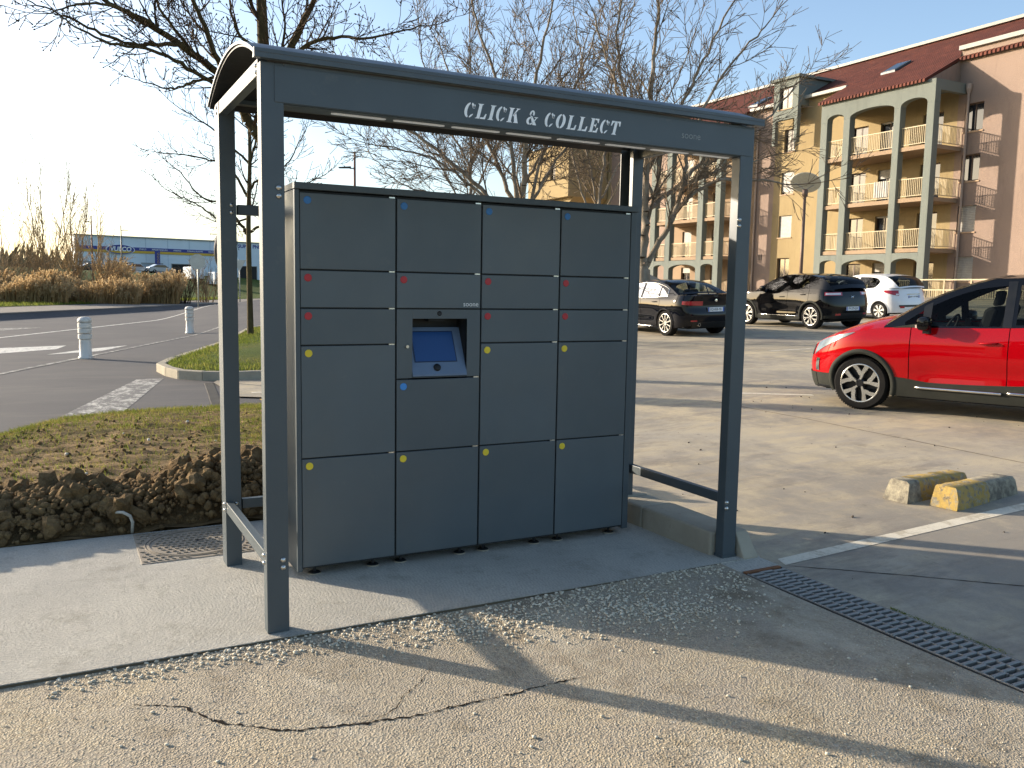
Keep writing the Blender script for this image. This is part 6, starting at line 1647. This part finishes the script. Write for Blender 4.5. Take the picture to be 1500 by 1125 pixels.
# scrub (bare thickets) as separate shrubs
def shrub(seed, u, D, h_, w_, label, mat, n=26):
    t = Tree(seed); b = at(u, 440, D); b.z = hh(b.x, b.y) - .05
    PS = dict(step=[.35, .3], trop=[.1, .15], wob=.12, rmin=.010, max=2, kids=[1.6, 2.2], start=.2, ang=(18, 45), ratio=.5, rr=.6, lmin=.2)
    for k in range(n):
        a = t.r.uniform(0, 6.28); rr_ = t.r.uniform(0, .4) * w_; t.grow(b + Vector((math.cos(a) * rr_, math.sin(a) * rr_, 0)), Vector((math.cos(a) * .5 * w_ / h_, math.sin(a) * .5 * w_ / h_, 1)), h_ * t.r.uniform(.5, 1.1), .022, 0, PS)
    e = empty("bare_shrub", b, 0, label, "shrub", "bare shrubs beyond the road"); t.build(e, b, mat, mat, None, .02, 0)
M['scrub'] = m_bark("scrub_twig", "75624a", "907b5d", "ab9573", 1)
for i, (u, D, h_, w_, lb) in enumerate(((30, 58, 3.8, 3.6, "wide bare shrub under the tallest poplar"), (85, 60, 3.3, 3.2, "bare shrub between the two tallest poplars"), (135, 62, 3.6, 3.0, "bare shrub at the foot of the shortest pale tree"), (-20, 56, 4.0, 3.8, "tall bare shrub at the outer end of the reeds"), (268, 60, 2.2, 1.6, "small dark bush at the right end of the reeds"), (298, 66, 3.2, 1.8, "thin bare shrub beside the round road sign"))):
    shrub(60 + i, u, D, h_, w_, lb, M['scrub'] if i != 4 else M['twig1'])
# distant tree line along the horizon
M['farwood'] = m_bark("far_wood", "6f6048", "857459", "9b8a6c", .4)
rngw = np.random.default_rng(9); X, Y, Z = [], [], []
n_ = 5200; ang = rngw.uniform(R(-52), R(20), n_); dist = rngw.uniform(190, 330, n_)
X = CAM.x + np.sin(ang) * dist; Y = CAM.y + np.cos(ang) * dist; Z = np.full(n_, 2.4)
blades("far_wood", X, Y, Z, 6.5, .9, M['farwood'], "hazy line of bare trees along the far horizon", .25, 12)
bpy.data.objects["far_wood"]["category"] = "wood"

# ================================================================ reeds along the far verge
M['reed'] = m_blade("dry_reed_stem", "907850", "b0966a", "ccb384"); M['plume'] = m_blade("reed_plume", "a58a62", "c4a87c", "dcc6a0")
rngr = np.random.default_rng(17)
def reed_band(u0, u1, n, D0, D1, hgt, seed, lab1, lab2):
    r4 = np.random.default_rng(seed); u = r4.uniform(u0, u1, n); D = r4.uniform(D0, D1, n); P = []
    for a, c in zip(u, D):
        q = at(a, 440, c); P.append((q.x, q.y, hh(q.x, q.y)))
    P = np.array(P); hm = hgt * (.75 + .35 * np.sin(P[:, 0] * 1.3) * np.sin(P[:, 1] * .7))
    blades("reeds", P[:, 0], P[:, 1], P[:, 2], 1., .022, M['reed'], lab1, .14, seed)
    o = bpy.data.objects[-1] if False else None
    return P, hm
def reeds(u0, u1, n, D0, D1, hgt, seed, lab):
    r4 = np.random.default_rng(seed); u = r4.uniform(u0, u1, n); D = r4.uniform(D0, D1, n)
    P = np.array([(lambda q: (q.x, q.y, hh(q.x, q.y)))(at(a, 440, c)) for a, c in zip(u, D)])
    h_ = hgt * (.8 + .3 * np.sin(P[:, 0] * 1.1 + seed) * np.sin(P[:, 1] * .9)) * r4.uniform(.55, 1.12, n)
    ln = r4.normal(0, .16, (n, 2)) * h_[:, None] + np.array([[.10, -.05]]) * h_[:, None]
    w = .024 * r4.uniform(.6, 1.3, n); a = r4.uniform(0, 6.28, n); side = np.stack([np.cos(a) * w, np.sin(a) * w, 0 * w], -1)
    mid = P + np.stack([ln[:, 0] * .4, ln[:, 1] * .4, h_ * .6], -1); tip = P + np.stack([ln[:, 0], ln[:, 1], h_], -1)
    Vv = np.stack([P - side, P + side, mid + side * .8, mid - side * .8, tip], 1).reshape(-1, 3); b_ = np.arange(n)[:, None] * 5
    F = np.concatenate([b_ + np.array([[0, 1, 2]]), b_ + np.array([[0, 2, 3]]), b_ + np.array([[3, 2, 4]])]); e = empty("reed_bed", (0, 0, 0), 0, lab, "reeds"); 
    o1 = np_mesh("reed_stems", Vv, F, M['reed'], e); tag(o1, kind='stuff')
    k = r4.random(n) < .34; T = tip[k]; n2 = len(T); D2 = np.concatenate([ln[k] * .9, h_[k][:, None] * .6], 1); D2 /= np.linalg.norm(D2, axis=1)[:, None]
    # feathery plume: many small faces round the stem tip
    m_ = 22; T2 = np.repeat(T, m_, 0); DD = np.repeat(D2, m_, 0); tt = r4.random(len(T2)); L_ = .55
    c = T2 - DD * (tt * L_)[:, None] + r4.normal(0, .055, (len(T2), 3)) * (.4 + tt)[:, None]
    fx_, fy_ = r4.normal(0, .07, (len(T2), 3)), r4.normal(0, .05, (len(T2), 3)) + DD * .12
    Vp = np.stack([c - fx_ * .5, c + fx_ * .5, c + fy_], 1).reshape(-1, 3); Fp = np.arange(len(Vp)).reshape(-1, 3); o2 = np_mesh("plumes", Vp, Fp, M['plume'], e); tag(o2, kind='stuff'); tag(e, kind='stuff')
reeds(-60, 100, 7000, 52, 60, 1.75, 3, "tall dry tan reeds under the bare poplars beyond the road")
reeds(100, 205, 3600, 55, 64, 1.45, 5, "lower dry reeds in front of the grey parked cars")
reeds(205, 262, 3000, 58, 66, 2.0, 7, "arching golden reed clump below the sign totem")
reeds(150, 190, 900, 62, 70, 2.9, 8, "tall plume tuft of reeds below the sign oval")
X, Y = [], []
for i in range(9000):
    a = r5.uniform(-6, 48); b_ = r5.uniform(4.7, 8.0); x, y = kpt(a, b_); X.append(x); Y.append(y)
X, Y = np.array(X), np.array(Y); Z = np.array([hh(a, c) + .03 for a, c in zip(X, Y)])
blades("verge_grass", X, Y, Z, .16, .02, M['blade'], "short green grass on the verge before the reeds", .5, 14)

# ================================================================ lamps, signs, wall
M['rustpost'] = H("red_brown_post", "6b4436", .6, .2); M['greypost'] = H("grey_lamp_post", "4a4843", .5, .4); M['signback'] = H("grey_sign_back", "c2c2b6", .5, .4); M['signwhite'] = H("white_sign", "d5d2ca", .5); M['signrim'] = H("dark_sign_rim", "3b3a34", .7)
def street_lamp(base, h_, arm, label, post, side=1):
    e = empty("street_lamp", base, 0, label, "street lamp", "street lamps")
    m = MB(); m.tube([(0, 0, -.1), (0, 0, h_ * .5), (0, 0, h_)], [.09, .075, .055], 10); m.build("post", post, e, True)
    d = Vector((rt.x, rt.y, 0)).normalized() * side; za = h_ - arm[1]
    m = MB(); m.tube([(0, 0, za), tuple(d * .25 + Vector((0, 0, za)))], .03, 8); m.build("bracket", M['greypost'], e)
    m = MB(); a, b = d * .2, d * (.2 + arm[0]); n_ = Vector((-d.y, d.x, 0)) * .13
    vs = [a - n_ * .5, a + n_ * .5, b + n_, b - n_]; vs = [Vector(v) + Vector((0, 0, za)) for v in vs]; vs2 = [v + Vector((0, 0, .10 if i < 2 else .05)) for i, v in enumerate(vs)]
    m.add(vs + vs2, [(0, 3, 2, 1), (4, 5, 6, 7), (0, 1, 5, 4), (1, 2, 6, 5), (2, 3, 7, 6), (3, 0, 4, 7)]); m.build("lamp_head", M['signrim'], e, recalc=True)
def onz(x, y): return (x, y, hh(x, y))
street_lamp(onz(13.2, 40.6), 8.6 - hh(13.2, 40.6), (.62, .85), "street lamp with red brown post above the lockers", M['rustpost'], -1)
street_lamp(onz(5.75, 101.2), 7.9 - hh(5.75, 101.2), (.6, .55), "grey street lamp standing before the sign oval", M['greypost'], 1)
street_lamp(onz(2.3, 85.9), 7.75 - hh(2.3, 85.9), (.3, .6), "brown street lamp among the pale bare trees", M['rustpost'], -1)
# disc reflector lamp on the parking lot
dx, dy = 27.6, 23.5; zb = hh(dx, dy); s_ = Vector((dx, dy)) - Vector((CAM.x, CAM.y))
dd = 36.2; q = at(1178, 276, dd); qb = at(1172, 420, dd)
e = empty("disc_lamp", (qb.x, qb.y, hh(qb.x, qb.y)), 0, "tall lamp post with tilted reflector disc before the yellow wall", "street lamp")
hp = q.z - hh(qb.x, qb.y)
m = MB(); m.tube([(0, 0, -.1), (0, 0, hp - .35)], [.085, .06], 10); m.lathe([(.06, hp - .42), (.12, hp - .36), (.12, hp - .12), (.07, hp - .08)], (0, 0, 0), 'z', 12); m.build("post", H("brown_lamp_post", "6e5a4e", .55, .3), e, True, recalc=True)
m = MB(); m.lathe([(.001, .10), (.5, .085), (.95, .03), (1.02, 0.), (.95, -.02), (.5, .03), (.001, .05)], (0, 0, 0), 'z', 36); d = m.build("disc", M['signback'], e, True, recalc=True); d.location = (0, 0, hp + .18)
d.scale = (.6, .6, .6); nz_ = (Vector((0, 0, 1)) * .80 + Vector((fw.x, fw.y, 0)) * .52 + Vector((rt.x, rt.y, 0)) * .26).normalized(); d.rotation_euler = nz_.to_track_quat('Z', 'Y').to_euler()
for s in (-1, 1):
    m = MB(); m.tube([(s * .06, 0, hp - .1), (s * .42 * rt.x, s * .42 * rt.y, hp + .14)], .025, 6); m.build("bracket", M['wht'], e)
# signs
def pole_sign(base, h_, label, shape, r_, face_dir, mat, name="road_sign"):
    e = empty(name, base, 0, label, "road sign"); d = Vector(face_dir).normalized()
    m = MB(); m.tube([(0, 0, -.1), (0, 0, h_ + r_ * .6)], .035, 8); m.build("pole", M['signback'], e, True)
    m = MB(); n_ = 28 if shape == 'round' else 3; ax = Vector((-d.y, d.x, 0)); pts = []
    for k in range(n_):
        a = 2 * math.pi * k / n_ + (0 if shape == 'round' else -math.pi / 2); pts.append(ax * (r_ * math.cos(a)) + Vector((0, 0, h_ + r_ * math.sin(a))))
    vs = [p + d * .05 for p in pts] + [p + d * .075 for p in pts]; m.add(vs, [tuple(range(n_)), tuple(range(n_, 2 * n_))[::-1]] + [(i, (i + 1) % n_, n_ + (i + 1) % n_, n_ + i) for i in range(n_)]); m.build("sign_plate", mat, e, recalc=True)
    return e
v_ = Vector((CAM.x - 6.2, CAM.y - 47, 0)); pole_sign(onz(6.21, 47.05), 2.75 - hh(6.21, 47.05) + .1, "round road sign seen from behind on the far verge", 'round', .42, (v_.x, v_.y, 0), M['signback'])
pole_sign(onz(9.6, 53.3), 2.95 - hh(9.6, 53.3), "small triangular give way sign seen from behind", 'tri', .48, (-9.6, -57, 0), M['signback'])
q = at(331, 369, 14); bz = hh(q.x, q.y) - .035
e = empty("parking_sign", (q.x, q.y, bz), 0, "dark rimmed round sign and small plate on a pole behind the shelter's left post", "road sign")
dv = Vector((CAM.x - q.x, CAM.y - q.y, 0)).normalized(); dv.rotate(Matrix.Rotation(R(62), 3, 'Z'))
m = MB(); m.tube([(0, 0, -.1), (0, 0, q.z - bz + .85)], .03, 8); m.build("pole", M['signback'], e, True)
m = MB(); m.lathe([(.30, -.03), (.33, -.03), (.335, .03), (.30, .03)], (0, 0, 0), 'y', 36, True); rm = m.build("sign_rim", M['signrim'], e, True, recalc=True)
m = MB(); m.lathe([(.001, -.012), (.302, -.012), (.302, .012), (.001, .012)], (0, 0, 0), 'y', 36); fc = m.build("sign_face", M['signwhite'], e, recalc=True)
m = MB(); m.box(-.28, .28, -.012, .012, -.2, .2); pl = m.build("sign_plate", M['signwhite'], e, bevel=.008)
for o, dz in ((rm, 0), (fc, 0), (pl, .5)): o.location = (0, 0, q.z - bz + dz); o.rotation_euler = (0, 0, math.atan2(dv.y, dv.x) + R(90))
# sloping flank wall behind the saloon
q0 = at(935, 478, 31); q1 = at(1000, 470, 31); base = Vector((q0.x, q0.y, hh(q0.x, q0.y)))
ax = (q1 - q0); ax.z = 0; ax.normalize(); pn = Vector((-ax.y, ax.x, 0))
e = empty("stair_wall", base, math.atan2(ax.y, ax.x), "sloping grey rendered stair wall behind the dark saloon", "wall")
zt0 = at(935, 376, 31).z - base.z
m = MB(); m.prism([(-1.6, -.1), (1.75, -.1), (1.75, .9), (.35, 2.05) if False else (.3, zt0 * .72), (-.05, zt0), (-1.6, zt0)], 'y', 0, .35); m.build("wall_face", m_conc("grey_wall_render", "a29c92", "7b756c", .3), e, recalc=True)
